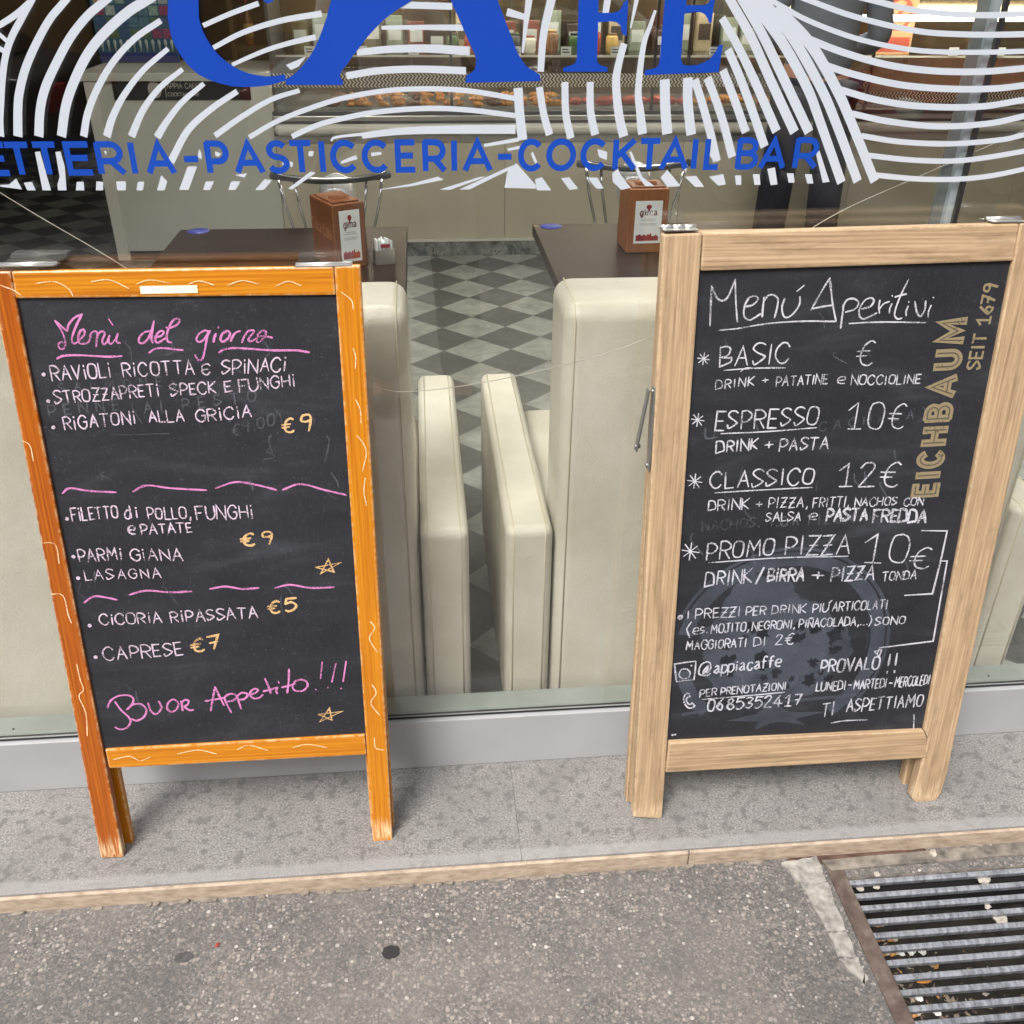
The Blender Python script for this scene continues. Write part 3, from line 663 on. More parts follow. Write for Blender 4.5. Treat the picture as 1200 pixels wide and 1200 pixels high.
STR = [ # (points in photo pixels, width at start, width at end)
 ([(37, 0), (25, 22), (13, 45), (6, 68), (2.5, 95), (1, 120), (0, 142), (1, 160)], 7, 8), ([(-30, 45), (0, 29), (20, 16), (35, 3)], 6, 7), ([(-12, 32), (0, 41), (8, 48)], 5, 5), ([(-12, 50), (-2, 56), (5, 60)], 6, 6),
 ([(77, 0), (58, 23), (42, 52), (30, 80), (23, 107), (21, 127), (21, 160)], 7, 10.5), ([(124, 0), (103, 18), (83, 43), (67, 72), (53, 103), (47, 130), (45.5, 160)], 8, 10.5),
 ([(172, 0), (150, 14), (123, 38), (103, 63), (87, 95), (77, 125), (72, 160)], 10, 10.5), ([(188.5, 24), (158, 45), (133, 72), (115, 102), (103, 132), (98, 160)], 6, 8.5), ([(197, 57), (167, 83), (145, 112), (132, 137), (125, 160)], 5, 9),
 ([(214, 81), (187, 103), (167, 130), (154, 160)], 5, 8.5), ([(239, 98), (213, 120), (195, 143), (184, 161)], 5, 8.5), ([(278, 107), (247, 128), (220, 153), (200, 190)], 6, 8.5), ([(351, 106), (317, 117), (283, 137), (252, 159)], 5, 6.5),
 ([(292, 161), (323, 143), (360, 128), (400, 115.5), (450, 106.5), (500, 104), (550, 106.5), (604, 115.5)], 5.5, 6), ([(342, 160), (366, 149), (390, 141.5), (440, 131.5), (500, 127), (550, 129), (604, 135.5)], 6, 6),
 ([(388, 165), (393, 161), (417, 158), (436, 157)], 2.5, 4), ([(424, 159), (467, 154), (517, 152), (604, 151.5)], 7, 10.5),
 ([(238, 30), (270, 16), (303, 4)], 5, 5.5), ([(250, 56), (285, 38), (330, 24), (377, 16)], 5, 6.5), ([(272, 76), (293, 66.5), (317, 57), (345, 49), (370, 43.5)], 4, 6), ([(447, 32.5), (495, 32), (543, 32.5)], 4, 6.5), ([(480, 6), (530, 7.5)], 7, 7), ([(418, 61.5), (460, 57.5), (505, 57), (550, 60)], 7, 9.5), ([(406, 89), (443, 83), (490, 81), (546, 83)], 7.5, 8),
 ([(594, 14), (615, 20)], 8, 6), ([(620, 0), (616, 30), (612.5, 62)], 10, 2.5), ([(646, 0), (637, 40), (633.5, 84)], 10.5, 7.5), ([(712, 0), (709.5, 16)], 8, 7), ([(746, 0), (739, 33)], 8, 1.5), ([(731.5, 51), (725, 75), (722, 97), (725, 133), (731, 160)], 7.5, 11),
 ([(607, 103), (609, 133), (612.5, 164)], 10.5, 11), ([(632, 102), (637, 133), (644, 158)], 8, 9), ([(662, 96), (663, 133), (669, 162)], 8, 9), ([(691.5, 96), (692, 130), (697.5, 158)], 8, 9.5),
 ([(768, 12), (762, 30), (754, 54), (748, 104), (750, 130), (753, 157)], 3, 11), ([(779, 93), (779.5, 125), (782, 157)], 11.5, 12), ([(806, 91), (806, 120), (810, 158)], 11, 11.5), ([(814, 93), (824, 125), (833, 158), (840, 189)], 9, 9.5), ([(829, 91), (838, 115), (848, 145), (858, 184)], 9, 9.5),
 ([(847, 82), (860, 115), (874, 155)], 9, 9.5), ([(853, 58), (866, 88), (881, 128), (896, 172)], 9, 10), ([(846, 21), (862, 49), (883, 92), (910, 154)], 8, 10.5), ([(858, 4), (880, 43), (902, 92), (931, 155)], 9, 11), ([(870, 0), (892, 38), (915, 85), (948, 155)], 9, 11),
 ([(882, 3), (915, 47), (945, 101), (960, 140), (986, 214)], 11, 10.5), ([(896, 4), (928, 43), (961, 101), (980, 145), (1005, 212.5)], 11, 10.5), ([(909, 9), (949, 51), (979, 102), (999, 147), (1025, 212.5)], 12, 10.5),
 ([(947, 0), (1000, 19), (1067, 35), (1120, 40), (1200, 40), (1290, 34)], 5, 6.5), ([(1021, 0), (1067, 11), (1120, 17), (1187, 17), (1290, 10)], 5.5, 6.5), ([(912, 5), (947, 24), (1000, 44), (1053, 56), (1107, 61), (1200, 60), (1290, 54)], 5, 5.5),
 ([(941, 43), (987, 61), (1040, 76), (1093, 83), (1147, 84), (1200, 80), (1290, 70)], 7, 7), ([(963, 75), (1000, 87), (1053, 99), (1107, 104), (1160, 104), (1200, 100), (1290, 88)], 7, 7), ([(981, 104), (1027, 117), (1080, 124.5), (1147, 125), (1200, 117), (1290, 103)], 7, 7),
 ([(998, 133), (1040, 142), (1098, 148), (1156, 145), (1200, 136), (1290, 115)], 6.5, 7), ([(1009, 159), (1054, 166), (1112, 168.5), (1171, 164), (1200, 158), (1290, 138)], 6, 6), ([(1017, 182), (1069, 187.5), (1127, 188), (1200, 177), (1290, 158)], 6, 6), ([(1024, 205), (1083, 210), (1142, 208.5), (1200, 198), (1290, 175)], 6, 6),
 ([(567, 170.5), (608, 163.5)], 3.5, 4.5), ([(595, 175.5), (609, 172.5)], 3, 3.5), ([(331, 190), (343, 193)], 6, 6), ([(399.5, 190.5), (418, 184)], 3, 5), ([(435, 181), (447, 179.5)], 4.5, 3)]
for pts, w0, w1 in STR:
    if pts[0][1] < 8: pts = ext(pts)
    q = [vp(*c) for c in cat(pts, 5)]
    k = len(q); ws = [px_w(pts[0][0], 100, w0 + (w1 - w0) * i / (k - 1)) for i in range(k)]
    rb.stroke(q, ws, caps=False)
BITS = [[(-4, 217), (11, 216), (19, 209), (26, 222), (-4, 218)], [(28, 214), (37.5, 213), (42, 223), (32, 223)], [(41, 178), (47, 177.5), (57, 213), (60, 223), (50, 223)], [(65, 178), (71, 177.5), (76, 195), (78, 223), (68, 223), (67.5, 216), (70, 207)],
 [(90, 213), (98, 213), (99, 223), (89, 223)], [(113, 212.5), (121, 213), (121, 223), (112.5, 223)], [(136, 212.5), (147.5, 212.5), (147.5, 223), (137.5, 223)], [(161.5, 213), (169, 213), (167.5, 223), (160, 223)], [(189, 205), (196, 212.5), (193, 223), (184, 223)],
 [(220, 195), (231, 195), (221, 222.5), (210, 222.5)], [(241, 212.5), (251, 212.5), (246, 222.5), (238, 222.5)], [(271, 212.5), (282, 212.5), (276, 222.5), (267.5, 222.5)], [(310, 210), (319, 211), (309, 222.5), (299, 222.5)], [(364, 201), (370, 202.5), (342.5, 222), (337.5, 221)],
 [(440, 223), (483, 215), (513, 207), (520, 210.5), (483, 218)], [(515, 222), (563, 207), (570, 207), (527, 222.5)], [(538, 222), (593, 197), (603, 193), (595, 200), (550, 222)], [(595, 200), (605, 191), (628, 217), (628, 221), (591, 220)],
 [(627, 210), (635, 207.5), (646, 223), (629, 223)], [(657.5, 209), (667, 207.5), (677.5, 221), (667.5, 222.5)], [(688, 208), (700, 208), (707.5, 221), (699, 221)], [(717.5, 203), (724, 197), (727.5, 205), (739, 220), (728, 222.5), (718, 213)], [(737, 178), (740, 177.5), (753, 208), (767, 218), (756, 218), (748, 207)],
 [(774, 208), (782, 199), (797.5, 218), (782, 219)], [(802.5, 207), (816, 206), (825, 219), (814.5, 219)], [(831, 207), (847.5, 204), (850.5, 216), (841.5, 217.5)], [(861, 205.5), (868.5, 205.5), (868.5, 216.6), (862.5, 216.6)], [(882, 204), (890, 204), (891, 216.6), (884, 216.6)],
 [(899, 198), (908, 196), (911, 216), (903, 217)], [(922, 203), (930, 203), (931, 214), (924, 214)], [(943, 204), (951, 204), (953, 215), (946, 215)], [(956, 180), (960, 176), (972, 213), (964, 214)],
 [(335, 76), (359, 66), (350, 78), (341, 82)], [(622, 180), (624.5, 177.5), (631, 193), (627, 192)], [(700, 174.5), (711.5, 178), (711, 187.5), (702, 184)], [(786, 195), (769, 174), (773, 178), (766, 193)], [(233, 174.5), (236, 179), (236.5, 187), (232, 184)], [(252, 177), (259, 180), (256, 184), (252.5, 182)], [(122, 177), (125, 177), (124.5, 182)],
 [(275, 205), (290, 203), (286, 208)], [(362, 177), (368, 177), (366.5, 183), (361.5, 183)], [(795, 182), (806, 194), (803, 203), (801, 196)], [(829, 178), (836, 178), (842, 189), (836, 189)]]
for b in BITS:
    if b == BITS[-8]: continue
    rb.poly([vp(*c) for c in b])
rb.build('stripe_pattern', M['whitev'], win)
# large letters (their tops run on above the photo)
rb = Ribbon(lambda a, b, l: (a, VY - .0006 - l, b))
BIG = [[(230, -95), (212, -60), (201, -28), (197, 0), (196.5, 20), (200, 40), (205, 53), (213, 67), (222, 78), (233, 87.5), (245, 93.5), (257, 97.5), (272, 101), (287, 102), (302, 101.5), (317, 99.5), (336, 94), (333, 87), (326, 88.5), (320, 89.3), (310, 89.3), (300, 88), (290, 85.5), (280, 81.5), (269, 75), (260, 68), (253, 61), (247, 53), (242, 45), (238, 37), (235, 28), (233, 20), (232.5, 0), (236, -28), (246, -60), (264, -88)],
 [(400, -60), (388, 0), (383, 20), (378, 34), (373, 47), (367, 60), (360, 70), (354, 78), (347, 85), (341, 89.5), (335, 93), (335, 99.5), (402, 99.5), (402, 95), (398, 90), (400, 83), (407, 75), (413, 66), (420, 57), (430, 44), (440, 33), (450, 23), (463, 13), (482, 1), (516, -32), (528, 0), (537, 20), (550, 50), (556, 63), (558, 70), (557, 80), (553, 85), (547, 88), (545, 97), (633, 95), (633, 88), (625, 83), (617, 78), (612, 71), (607, 63), (597, 37), (583, 0), (560, -62)],
 [(678, -60), (678, 0), (677, 40), (676, 67), (675, 72), (673, 75), (667, 77.5), (660, 79), (660, 84), (712, 84), (712, 79), (707, 77.5), (703, 76), (700.5, 74), (699.5, 71), (701, 26), (715, 25), (722, 26), (727, 30), (730, 41), (734, 42), (736, 0), (731, 2), (729, 8), (725, 13), (718, 15), (701, 15), (702, -60)],
 [(783, -60), (779, 0), (773, 71), (772, 76), (769, 79), (764, 81), (756, 82), (755, 88), (842, 84.5), (847, 52), (842, 53), (839, 60), (835, 65), (831, 70), (825, 73), (817, 76), (808, 77), (803, 76.5), (800, 75), (798, 69), (802, 16), (815, 14), (821, 14.5), (825, 16), (828, 20), (831, 27), (833.5, 27), (837.5, 0), (832, 0), (830, 4), (826, 6), (821, 6), (804, 6), (807, -60)],
 [(308, 0), (313, -6), (320, -6), (320, 2), (313, 4)]]
for b in BIG: rb.poly([vp(*c) for c in b])
rb.build('large_lettering', M['blue'], win)
# the line of small letters
TXT = [('E', -20, 10), ('T', 7.5, 38), ('T', 40, 69.5), ('E', 80 - 3, 108), ('R', 113, 146), ('I', 152, 160), ('A', 170, 205), ('-', 214, 234), ('P', 241, 269), ('A', 274, 309.5), ('S', 312, 339), ('T', 339, 367), ('I', 374, 381.5), ('C', 387, 419), ('C', 424, 456), ('E', 463, 488), ('R', 495, 523), ('I', 528.5, 536),
       ('A', 542, 577), ('-', 582, 601), ('C', 607, 636), ('O', 640, 675), ('C', 680, 711), ('K', 718, 746), ('T', 748.5, 774), ('A', 773, 807), ('I', 810, 817.5), ('L', 825, 844), ('B', 862.5, 889), ('A', 890, 921.5), ('R', 930, 959)]
rb = Ribbon(lambda a, b, l: (a, VY - .0006 - l, b)); hw = .0043
for ch, xa, xb in TXT:
    ym = 187 - .0075 * ((xa + xb) / 2 - 170)
    a, b = vp(xa, ym)[0] + hw, vp(xb, ym)[0] - hw
    zb, zt = 1.2100 + hw, 1.2570 - hw
    if ch in 'I': c = (a + b) / 2; a, b = c - .01, c + .01
    for pts, cl in sans(ch):
        q = []
        for x, y in pts:
            z = zb + (zt - zb) * y; X = a + (b - a) * x; q.append((X, z))
        rb.stroke(q, hw * 2, closed=bool(cl), caps=ch in 'ETIARPBKL-' )
rb.build('tagline_lettering', M['bluetext'], win)
# thin wire slung across behind the glass
W = [(-1.3, 1.70), (-.9, 1.40), (-.608, 1.178), (-.493, 1.096), (-.3, .955), (-.11, .866), (-.004, .852), (.197, .884), (.381, .94), (.52, 1.035), (.646, 1.129), (.804, 1.202), (1.1, 1.33), (1.5, 1.5)]
tag(MB().tube([(q.x, .026, q.y) for q in cat(W, 8)], .0008, 6).build('wire', plain('thin pale wire', srgb(170, 166, 156), .5)), 'thin pale wire hanging in an arc behind the window glass', 'wire')
# shop front above and beside
fa = tag(MB().box(-14, 14, 0.0, .3, 2.6, 3.1).box(-14, -4, 0, .3, 0, 2.6).box(5, 14, 0, .3, 0, 2.6).box(-14, 14, 0.02, .3, 3.1, 9).build('shop_front_wall', M['facade']), 'plastered shop front wall around the cafe window', 'wall')

# ================================================================== chalkboards
class Board:
    def __init__(s, name, xm, yf, tilt, label):
        s.t = R(tilt); s.o = Vector((xm, yf, 0)); s.e = tag(empty(name, s.o, (-s.t, 0, 0)), label, 'chalkboard', 'folding chalkboards outside the window')
        s.n = Vector((0, math.cos(s.t), -math.sin(s.t))); s.up = Vector((0, math.sin(s.t), math.cos(s.t)))
    def p(s, px, py, y=0.0):
        """photo pixel -> (x, z) in the board's own plane at local depth y"""
        d = ray(px, py); o = s.o + s.n * y; k = (o - CAM).dot(s.n) / d.dot(s.n); q = CAM + d * k - s.o
        return Vector((q.x, q.dot(s.up)))
    def quad(s, name, pxs, y0, y1, m, bevel=.003, segs=2, par=None):
        P = [s.p(*c) for c in pxs]
        return MB().prism([(q.x, y0, q.y) for q in P], (0, y1 - y0, 0)).build(name, m, par or s.e, bevel, segs)
    def pen(s, y=None):
        y = s.py if y is None else y
        return Ribbon(lambda a, b, l: (a, y - .0004 - l, b))
    def px(s, n, x=600, y=500): return n * (s.p(x + 1, y).x - s.p(x, y).x)
    def line(s, rb, text, A, B, h, wd=3.0, **k):
        a, b = s.p(*A, s.py), s.p(*B, s.py)
        hh = h * (s.p(A[0], A[1] - 1, s.py) - s.p(A[0], A[1], s.py)).length
        write(rb, text, a, b, hh, s.px(wd, *A), (0.0, 1.0), **k)
    def curve(s, rb, pts, wd=3.0, smooth=True, rough=.15, y=None, n=6, closed=False):
        y = s.py if y is None else y
        q = [s.p(*c, y) for c in pts]
        if smooth: q = cat(q, n, closed)
        w_ = s.px(wd, *pts[0]) * .88; rb.stroke(q, [w_ * (1 + .3 * pnoise(Vector((c_.x * 45, c_.y * 45, 1)))) for c_ in q], rough=rough, closed=closed)
    def dots(s, rb, pts, r=2.6):
        for c in pts: rb.dot(s.p(*c, s.py), s.px(r, *c))
def tr(pts, x0, y0, k): return [(x0 + a / k, y0 + b / k) for a, b in pts]

# ---- the orange board
B = Board('a_frame_chalkboard', -.36, -.187, 8.5, 'orange framed chalkboard with the pink heading Menù del giorno'); B.py = .006
lp = B.quad('post', [(-12, 318), (12, 318), (145, 1005), (118, 1006)], 0, .018, M['redorange_z'], .0025)
rp = B.quad('post', [(391.5, 312.5), (422, 311), (460, 986), (437, 988)], 0, .018, M['orange_z'], .0025)
B.quad('top_rail', [(12.8, 318), (390.8, 312.5), (393.5, 346), (17.8, 350)], .0006, .0175, M['orange_x'], .0025)
B.quad('bottom_rail', [(122.8, 879), (427.6, 861.5), (429.6, 885), (127.6, 901)], .0006, .0175, M['orange_x'], .0025)
B.quad('chalkboard_panel', [(10, 340), (398, 336), (432, 868), (116, 886)], B.py, .013, M['slate'], 0)
def rear(B, x0, x1, w, yt, yb, ht, th, m, panel=True):
    """the second frame, hinged to the first at the top"""
    f = empty('rear_frame'); f.parent = B.e
    a = math.atan2(yb - yt, ht); f.location = (0, yt, ht); f.rotation_euler = (a, 0, 0)
    L = ht / math.cos(a) + yb * math.tan(B.t) * -1 + .002
    for xa, xb in ((x0, x0 + w), (x1 - w, x1)): MB().prism([(xa, 0, -L), (xb, 0, -L), (xb, 0, 0), (xa, 0, 0)], (0, th, 0)).build('rear_post', m + '_z' and M[m + '_z'], f, .0025)
    MB().box(x0 + w + .0004, x1 - w - .0004, .0005, th - .0005, -w, -.0005).build('rear_rail', M[m + '_x'], f, .002)
    MB().box(x0 + w + .0004, x1 - w - .0004, .0005, th - .0005, -L + .20, -L + .20 + w).build('rear_rail', M[m + '_x'], f, .002)
    MB().box(x0 + w - .005, x1 - w + .005, .006, .011, -L + .2 + w - .003, -w + .003).build('rear_panel', M['slate'], f)
    return f
rear(B, -.289, .26, .046, .0188, .033, 1.086, .016, 'orange')
h = MB()
for xa, xb in ((-6, 62), (345, 412)):
    a, b = B.p(xa, 314), B.p(xb, 312)
    h = MB(); h.box(a.x, b.x, .001, .030, a.y + .0008, a.y + .0022); h.tube([(a.x, .0185, a.y + .003), (b.x, .0185, a.y + .003)], .0028, 10); h.build('hinge', M['steel'], B.e)
# sticker
a, b = B.p(165, 344.5), B.p(231, 334)
f = MB(); f.poly([(a.x, -.0005, a.y), (b.x, -.0005, a.y), (b.x, -.0005, b.y), (a.x, -.0005, b.y)]); st = f.build('sticker', plain('cream sticker', srgb(246, 226, 190), .4, var=.03), B.e)
f = MB(); wd = b.x - a.x; hh = b.y - a.y
for x0, x1, z0, z1 in ((.04, .42, .12, .88),): f.poly([(a.x + wd * q[0], -.0008, a.y + hh * q[1]) for q in ((x0, z0), (x1, z0), (x1, z1), (x0, z1))])
for z in (.25, .5, .75): f.poly([(a.x + wd * q[0], -.0008, a.y + hh * q[1]) for q in ((.46, z - .05), (.94, z - .05), (.94, z + .05), (.46, z + .05))])
f.build('sticker_print', plain('white sticker print', srgb(252, 252, 246), .4, var=.02), st)
# pink heading and closing
rb = B.pen()
k1 = lambda pts: tr(pts, 50, 355, 7.5); k2 = lambda pts: tr(pts, 200, 355, 6.667); k3 = lambda pts: tr(pts, 110, 760, 7.5); k4 = lambda pts: tr(pts, 260, 760, 7.5)
HEAD = [k1([(185, 350), (160, 345), (138, 365), (150, 398), (180, 402), (200, 375), (195, 320), (165, 240), (108, 155)]), k1([(108, 155), (150, 190), (215, 250)]), k1([(215, 250), (230, 190), (280, 130), (348, 98)]), k1([(348, 98), (300, 190), (262, 290), (258, 335), (280, 358), (330, 320), (368, 275), (362, 235), (330, 250), (312, 310), (325, 352), (365, 358), (410, 335), (425, 270)]),
 k1([(425, 270), (450, 250), (480, 262), (475, 330), (470, 385)]), k1([(474, 320), (495, 265), (530, 250), (545, 275), (525, 330), (535, 362), (560, 350), (590, 285)]), k1([(590, 285), (580, 335), (600, 360), (640, 320), (662, 268)]), k1([(662, 268), (648, 325), (660, 348), (680, 350)]), k1([(582, 142), (618, 196)]),
 k1([(945, 245), (890, 260), (848, 310), (855, 350), (895, 345), (940, 290), (978, 160)]), k1([(978, 160), (958, 300), (968, 350)]), k1([(985, 300), (1040, 290), (1065, 258), (1040, 245), (1005, 275), (990, 325), (1010, 350), (1050, 330), (1085, 305)]), k1([(1085, 215), (1120, 218), (1175, 195), (1205, 160), (1190, 138), (1150, 150), (1115, 205), (1092, 280), (1100, 335), (1135, 348)]),
 k2([(300, 225), (265, 215), (220, 245), (202, 285), (225, 305), (265, 280), (300, 225)]), k2([(308, 215), (285, 270), (265, 380), (245, 440), (215, 445), (192, 405)]), k2([(355, 240), (340, 275), (337, 305)]), k2([(372, 188), (375, 194)]), k2([(440, 222), (405, 240), (390, 285), (410, 302), (445, 280), (465, 240), (445, 218), (425, 225)]), k2([(500, 235), (480, 270), (470, 300)]), k2([(478, 280), (505, 235), (545, 218)]),
 k2([(600, 222), (575, 260), (557, 310)]), k2([(565, 280), (600, 225), (640, 212), (650, 228), (620, 265), (608, 290), (630, 300), (670, 275)]), k2([(670, 275), (690, 235), (725, 215), (745, 230), (730, 270), (690, 305), (668, 295), (690, 262), (740, 262), (795, 270)])]
for c in HEAD: B.curve(rb, c, 2.7)
B.curve(rb, k1([(125, 490), (180, 465), (300, 458), (450, 465), (580, 472), (700, 466)]), 2.8); B.curve(rb, k1([(935, 438), (985, 405), (1050, 395), (1120, 402), (1200, 412), (1235, 413)]), 2.8); B.curve(rb, k2([(378, 388), (420, 362), (500, 352), (620, 358), (800, 370), (980, 370), (1082, 385)]), 2.8)
rb.build('heading_lettering', M['chalk_pink'], B.e)
rb = B.pen()
for x0, x1, pts in ((0, 0, [(183, 45), (205, 30), (260, 38), (340, 42)]), (0, 0, [(390, 40), (430, 22), (500, 30), (605, 36)]), (0, 0, [(632, 30), (690, 12), (750, 20), (810, 35)]), (0, 0, [(828, 35), (880, 18), (950, 35), (1015, 50)]),
                    (0, 0, [(247, 365), (275, 347), (310, 350), (343, 357)]), (0, 0, [(380, 342), (430, 330), (500, 335), (562, 332)]), (0, 0, [(615, 325), (660, 318), (710, 325), (758, 322)]), (0, 0, [(806, 322), (850, 313), (910, 322), (980, 320)])):
    B.curve(rb, tr(pts, 0, 560, 2.5), 2.8)
rb.build('divider_marking', M['chalk_pink'], B.e)
rb = B.pen()
BUON = [k3([(120, 520), (150, 455), (220, 415), (300, 410), (345, 435), (340, 480), (290, 535)]), k3([(185, 465), (240, 540), (305, 600), (322, 645), (290, 695), (230, 710), (188, 690)]), k3([(290, 535), (350, 490), (420, 490), (462, 540), (440, 600), (380, 632), (330, 618)]), k3([(478, 480), (500, 545), (540, 575), (580, 550), (590, 500), (570, 462)]), k3([(588, 490), (604, 518)]),
 k3([(740, 470), (700, 445), (655, 475), (645, 525), (680, 555), (725, 535), (745, 490), (735, 465)]), k3([(765, 460), (775, 500), (780, 545)]), k3([(768, 480), (800, 450), (832, 460), (825, 490), (800, 510), (840, 540), (875, 538)]),
 k3([(1028, 545), (1045, 440), (1065, 335)]), k3([(1065, 335), (1100, 410), (1145, 500)]), k3([(978, 460), (1060, 448), (1145, 430)]), k4([(20, 430), (45, 490), (82, 560)]), k4([(20, 430), (60, 400), (110, 400), (130, 425), (100, 455), (50, 465)]), k4([(135, 415), (150, 470), (170, 530)]), k4([(135, 415), (175, 388), (220, 395), (222, 420), (190, 445), (155, 448)]),
 k4([(255, 405), (300, 385), (318, 362), (290, 352), (255, 375), (250, 410), (285, 438), (330, 430), (360, 405)]), k4([(378, 262), (405, 320), (430, 390)]), k4([(365, 375), (430, 358), (490, 340)]), k4([(490, 340), (478, 370), (488, 395)]), k4([(498, 290), (502, 302)]), k4([(590, 180), (588, 280), (575, 388)]), k4([(528, 340), (590, 325), (650, 305)]), k4([(680, 275), (640, 290), (622, 340), (650, 370), (710, 370), (752, 330), (745, 290), (700, 272), (660, 280)]),
 k4([(882, 118), (868, 262)]), k4([(1002, 132), (968, 292)]), k4([(1092, 112), (1066, 286)]), k4([(822, 358), (830, 360)]), k4([(930, 345), (934, 340)]), k4([(1046, 350), (1052, 348)])]
for c in BUON: B.curve(rb, c, 2.7)
rb.build('greeting_lettering', M['chalk_pink'], B.e)
rb = B.pen(); LW = 1.8
L = lambda *a, **k: B.line(rb, *a, **k)
L('RAViOLi', (62, 446), (131, 442), 16, LW); L('RiCOTTA', (145, 442), (228, 438), 16, LW); L('ε', (237, 439), (247, 438), 12, LW); L('SPiNACi', (260, 438.5), (335, 434), 15, LW, slant=.15)
L('STROZZAPRETi', (65, 473), (187, 464), 14, LW); L('SPECK', (201, 464), (253, 460), 13, LW); L('E', (264, 459), (272, 458), 12, LW); L('FUNGHi', (281, 459), (346, 452), 13.5, LW)
L('RiGATONi', (76, 504), (160, 496), 15, LW); L('ALLA', (175, 495), (216, 493), 13, LW); L('GRiCiA', (231, 494), (295, 488), 13, LW)
L('FiLETTO', (85, 610), (139, 606.5), 14, LW); L('di', (147, 607), (162, 606), 11, LW + .3); L('POLLO,', (174, 608), (224, 607), 13, LW); L('FUNGHi', (231, 608), (297, 606.5), 15, LW)
L('e', (152, 626), (158.5, 625.5), 12, LW + .3); L('PATATE', (166.5, 625.5), (225, 623.5), 11, LW)
L('PARMi', (93, 657.5), (144, 656), 14, LW); L('GiANA', (154, 656.5), (214, 656), 13, LW); L('LASAGNA', (101, 679), (189, 676.5), 11, LW - .4)
L('CiCORiA', (118, 732), (190, 729), 12, LW); L('RiPASSATA', (201, 729), (302, 723.5), 12.5, LW); L('CAPRESE', (123, 773), (215, 767), 14.5, LW)
B.dots(rb, [(51.5, 438.5), (57, 470), (63, 500.5), (79, 607.5), (86.5, 652), (92, 677), (105.5, 732.5), (112.5, 769.5)], 2.5)
rb.build('menu_lettering', M['chalk_warm'], B.e)
rb = B.pen()
L('€9', (331, 508), (365, 503), 17, 2.6); L('€9', (283, 640), (320, 637), 14, 2.8); L('€5', (314, 719), (347, 715), 14, 2.8); L('€7', (225, 764), (258, 759), 14, 2.8)
rb.build('price_lettering', M['chalk_orange'], B.e)
for pts in (tr([(925, 262), (998, 248), (940, 280), (962, 238), (978, 275), (925, 262)], 0, 560, 2.5), k4([(848, 578), (1055, 552), (862, 642), (945, 525), (968, 628), (848, 578)])):
    rb = B.pen(); B.curve(rb, pts, 2.6, smooth=False); rb.build('chalk_star', M['chalk_orange'], B.e)
rb = B.pen()
L('€9.00', (272, 512), (322, 497), 13, 2.2); L('PENNE', (58, 488), (140, 480), 12, 2); L('AL PESTO', (170, 485), (300, 470), 12, 2); B.curve(rb, [(128, 510), (160, 509), (199, 508)], 1.4)
L('SALMONE', (70, 460), (190, 452), 10, 1.6)
for k in range(26):
    x = rnd.uniform(70, 400); y = rnd.uniform(380, 830); B.curve(rb, [(x, y), (x + rnd.uniform(-6, 10), y + rnd.uniform(3, 12)), (x + rnd.uniform(-6, 14), y + rnd.uniform(10, 30))], rnd.uniform(.8, 3))
rb.build('rubbed_out_marking', M['chalk_faint'], B.e)
rb = Ribbon(lambda a, b, l: (a, -.0006 - l, b))
FR = [tr(q, 0, 280, 2.5) for q in ([(105, 130), (160, 125), (200, 145), (215, 168)], [(0, 135), (40, 150), (62, 165)], [(268, 125), (320, 120), (378, 145)], [(400, 132), (440, 120), (500, 130)], [(553, 132), (585, 123), (628, 135)], [(668, 135), (710, 122), (758, 132)], [(808, 138), (845, 124), (882, 137)],
      [(1000, 155), (1030, 180), (1035, 205)], [(1035, 320), (1042, 345), (1041, 380)], [(1042, 470), (1055, 500), (1058, 540)], [(1045, 575), (1065, 600), (1073, 630), (1062, 680)], [(1070, 700), (1066, 740), (1074, 780)])]
FR += [tr(q, 0, 560, 2.5) for q in ([(1085, 420), (1098, 440), (1082, 470), (1105, 510)], [(1090, 605), (1102, 630), (1087, 660), (1112, 695)], [(1097, 760), (1100, 790), (1125, 797)], [(120, 190), (162, 195), (174, 250)], [(150, 340), (185, 345), (200, 400), (210, 425)], [(225, 545), (235, 590), (245, 620), (232, 640), (252, 690), (256, 755)],
       [(332, 825), (380, 815), (410, 828), (440, 818)], [(520, 808), (580, 797), (635, 808)], [(695, 795), (730, 783), (785, 798)], [(858, 790), (900, 780), (960, 790)])] + [tr([(65, 590), (88, 605), (98, 650)], 0, 280, 2.5)]
for q in FR: B.curve(rb, q, 1.3, y=0)
rb.build('squiggle_marking', M['chalk_frame'], B.e)

# ---- the pale oak board
D = Board('a_frame_chalkboard', .70, -.1775, 6.4, 'pale oak framed chalkboard with the white heading Menù Aperitivi'); D.py = .008
B = D
B.quad('post', [(778, 275), (823.5, 273), (776, 960), (742, 958)], 0, .025, M['oak_z'], .003)
B.quad('post', [(1196, 262), (1248, 260), (1110, 908), (1103, 930), (1096, 940), (1074, 943), (1069, 936), (1086, 872), (1087.5, 866), (1083, 856)], 0, .025, M['oak_z'], .003)
B.quad('top_rail', [(824.3, 273), (1195.2, 262), (1188, 306), (821.3, 318)], .0008, .0245, M['oak_x'], .003)
B.quad('bottom_rail', [(783.6, 870), (1082.4, 856), (1086.7, 866), (1085, 872), (1086, 888), (779.8, 905)], -.002, .0245, M['oak_x'], .003)
B.quad('chalkboard_panel', [(812, 310), (1197, 298), (1090, 864), (775, 878)], B.py, .018, M['slate'], 0)
x0 = B.p(776, 960).x - .06; x1 = B.p(1069, 938).x + .055
rear(B, x0 - .004, x1 + .006, .058, .027, .048, 1.136, .022, 'oak')
a, b = B.p(779, 272), B.p(820, 269.5)
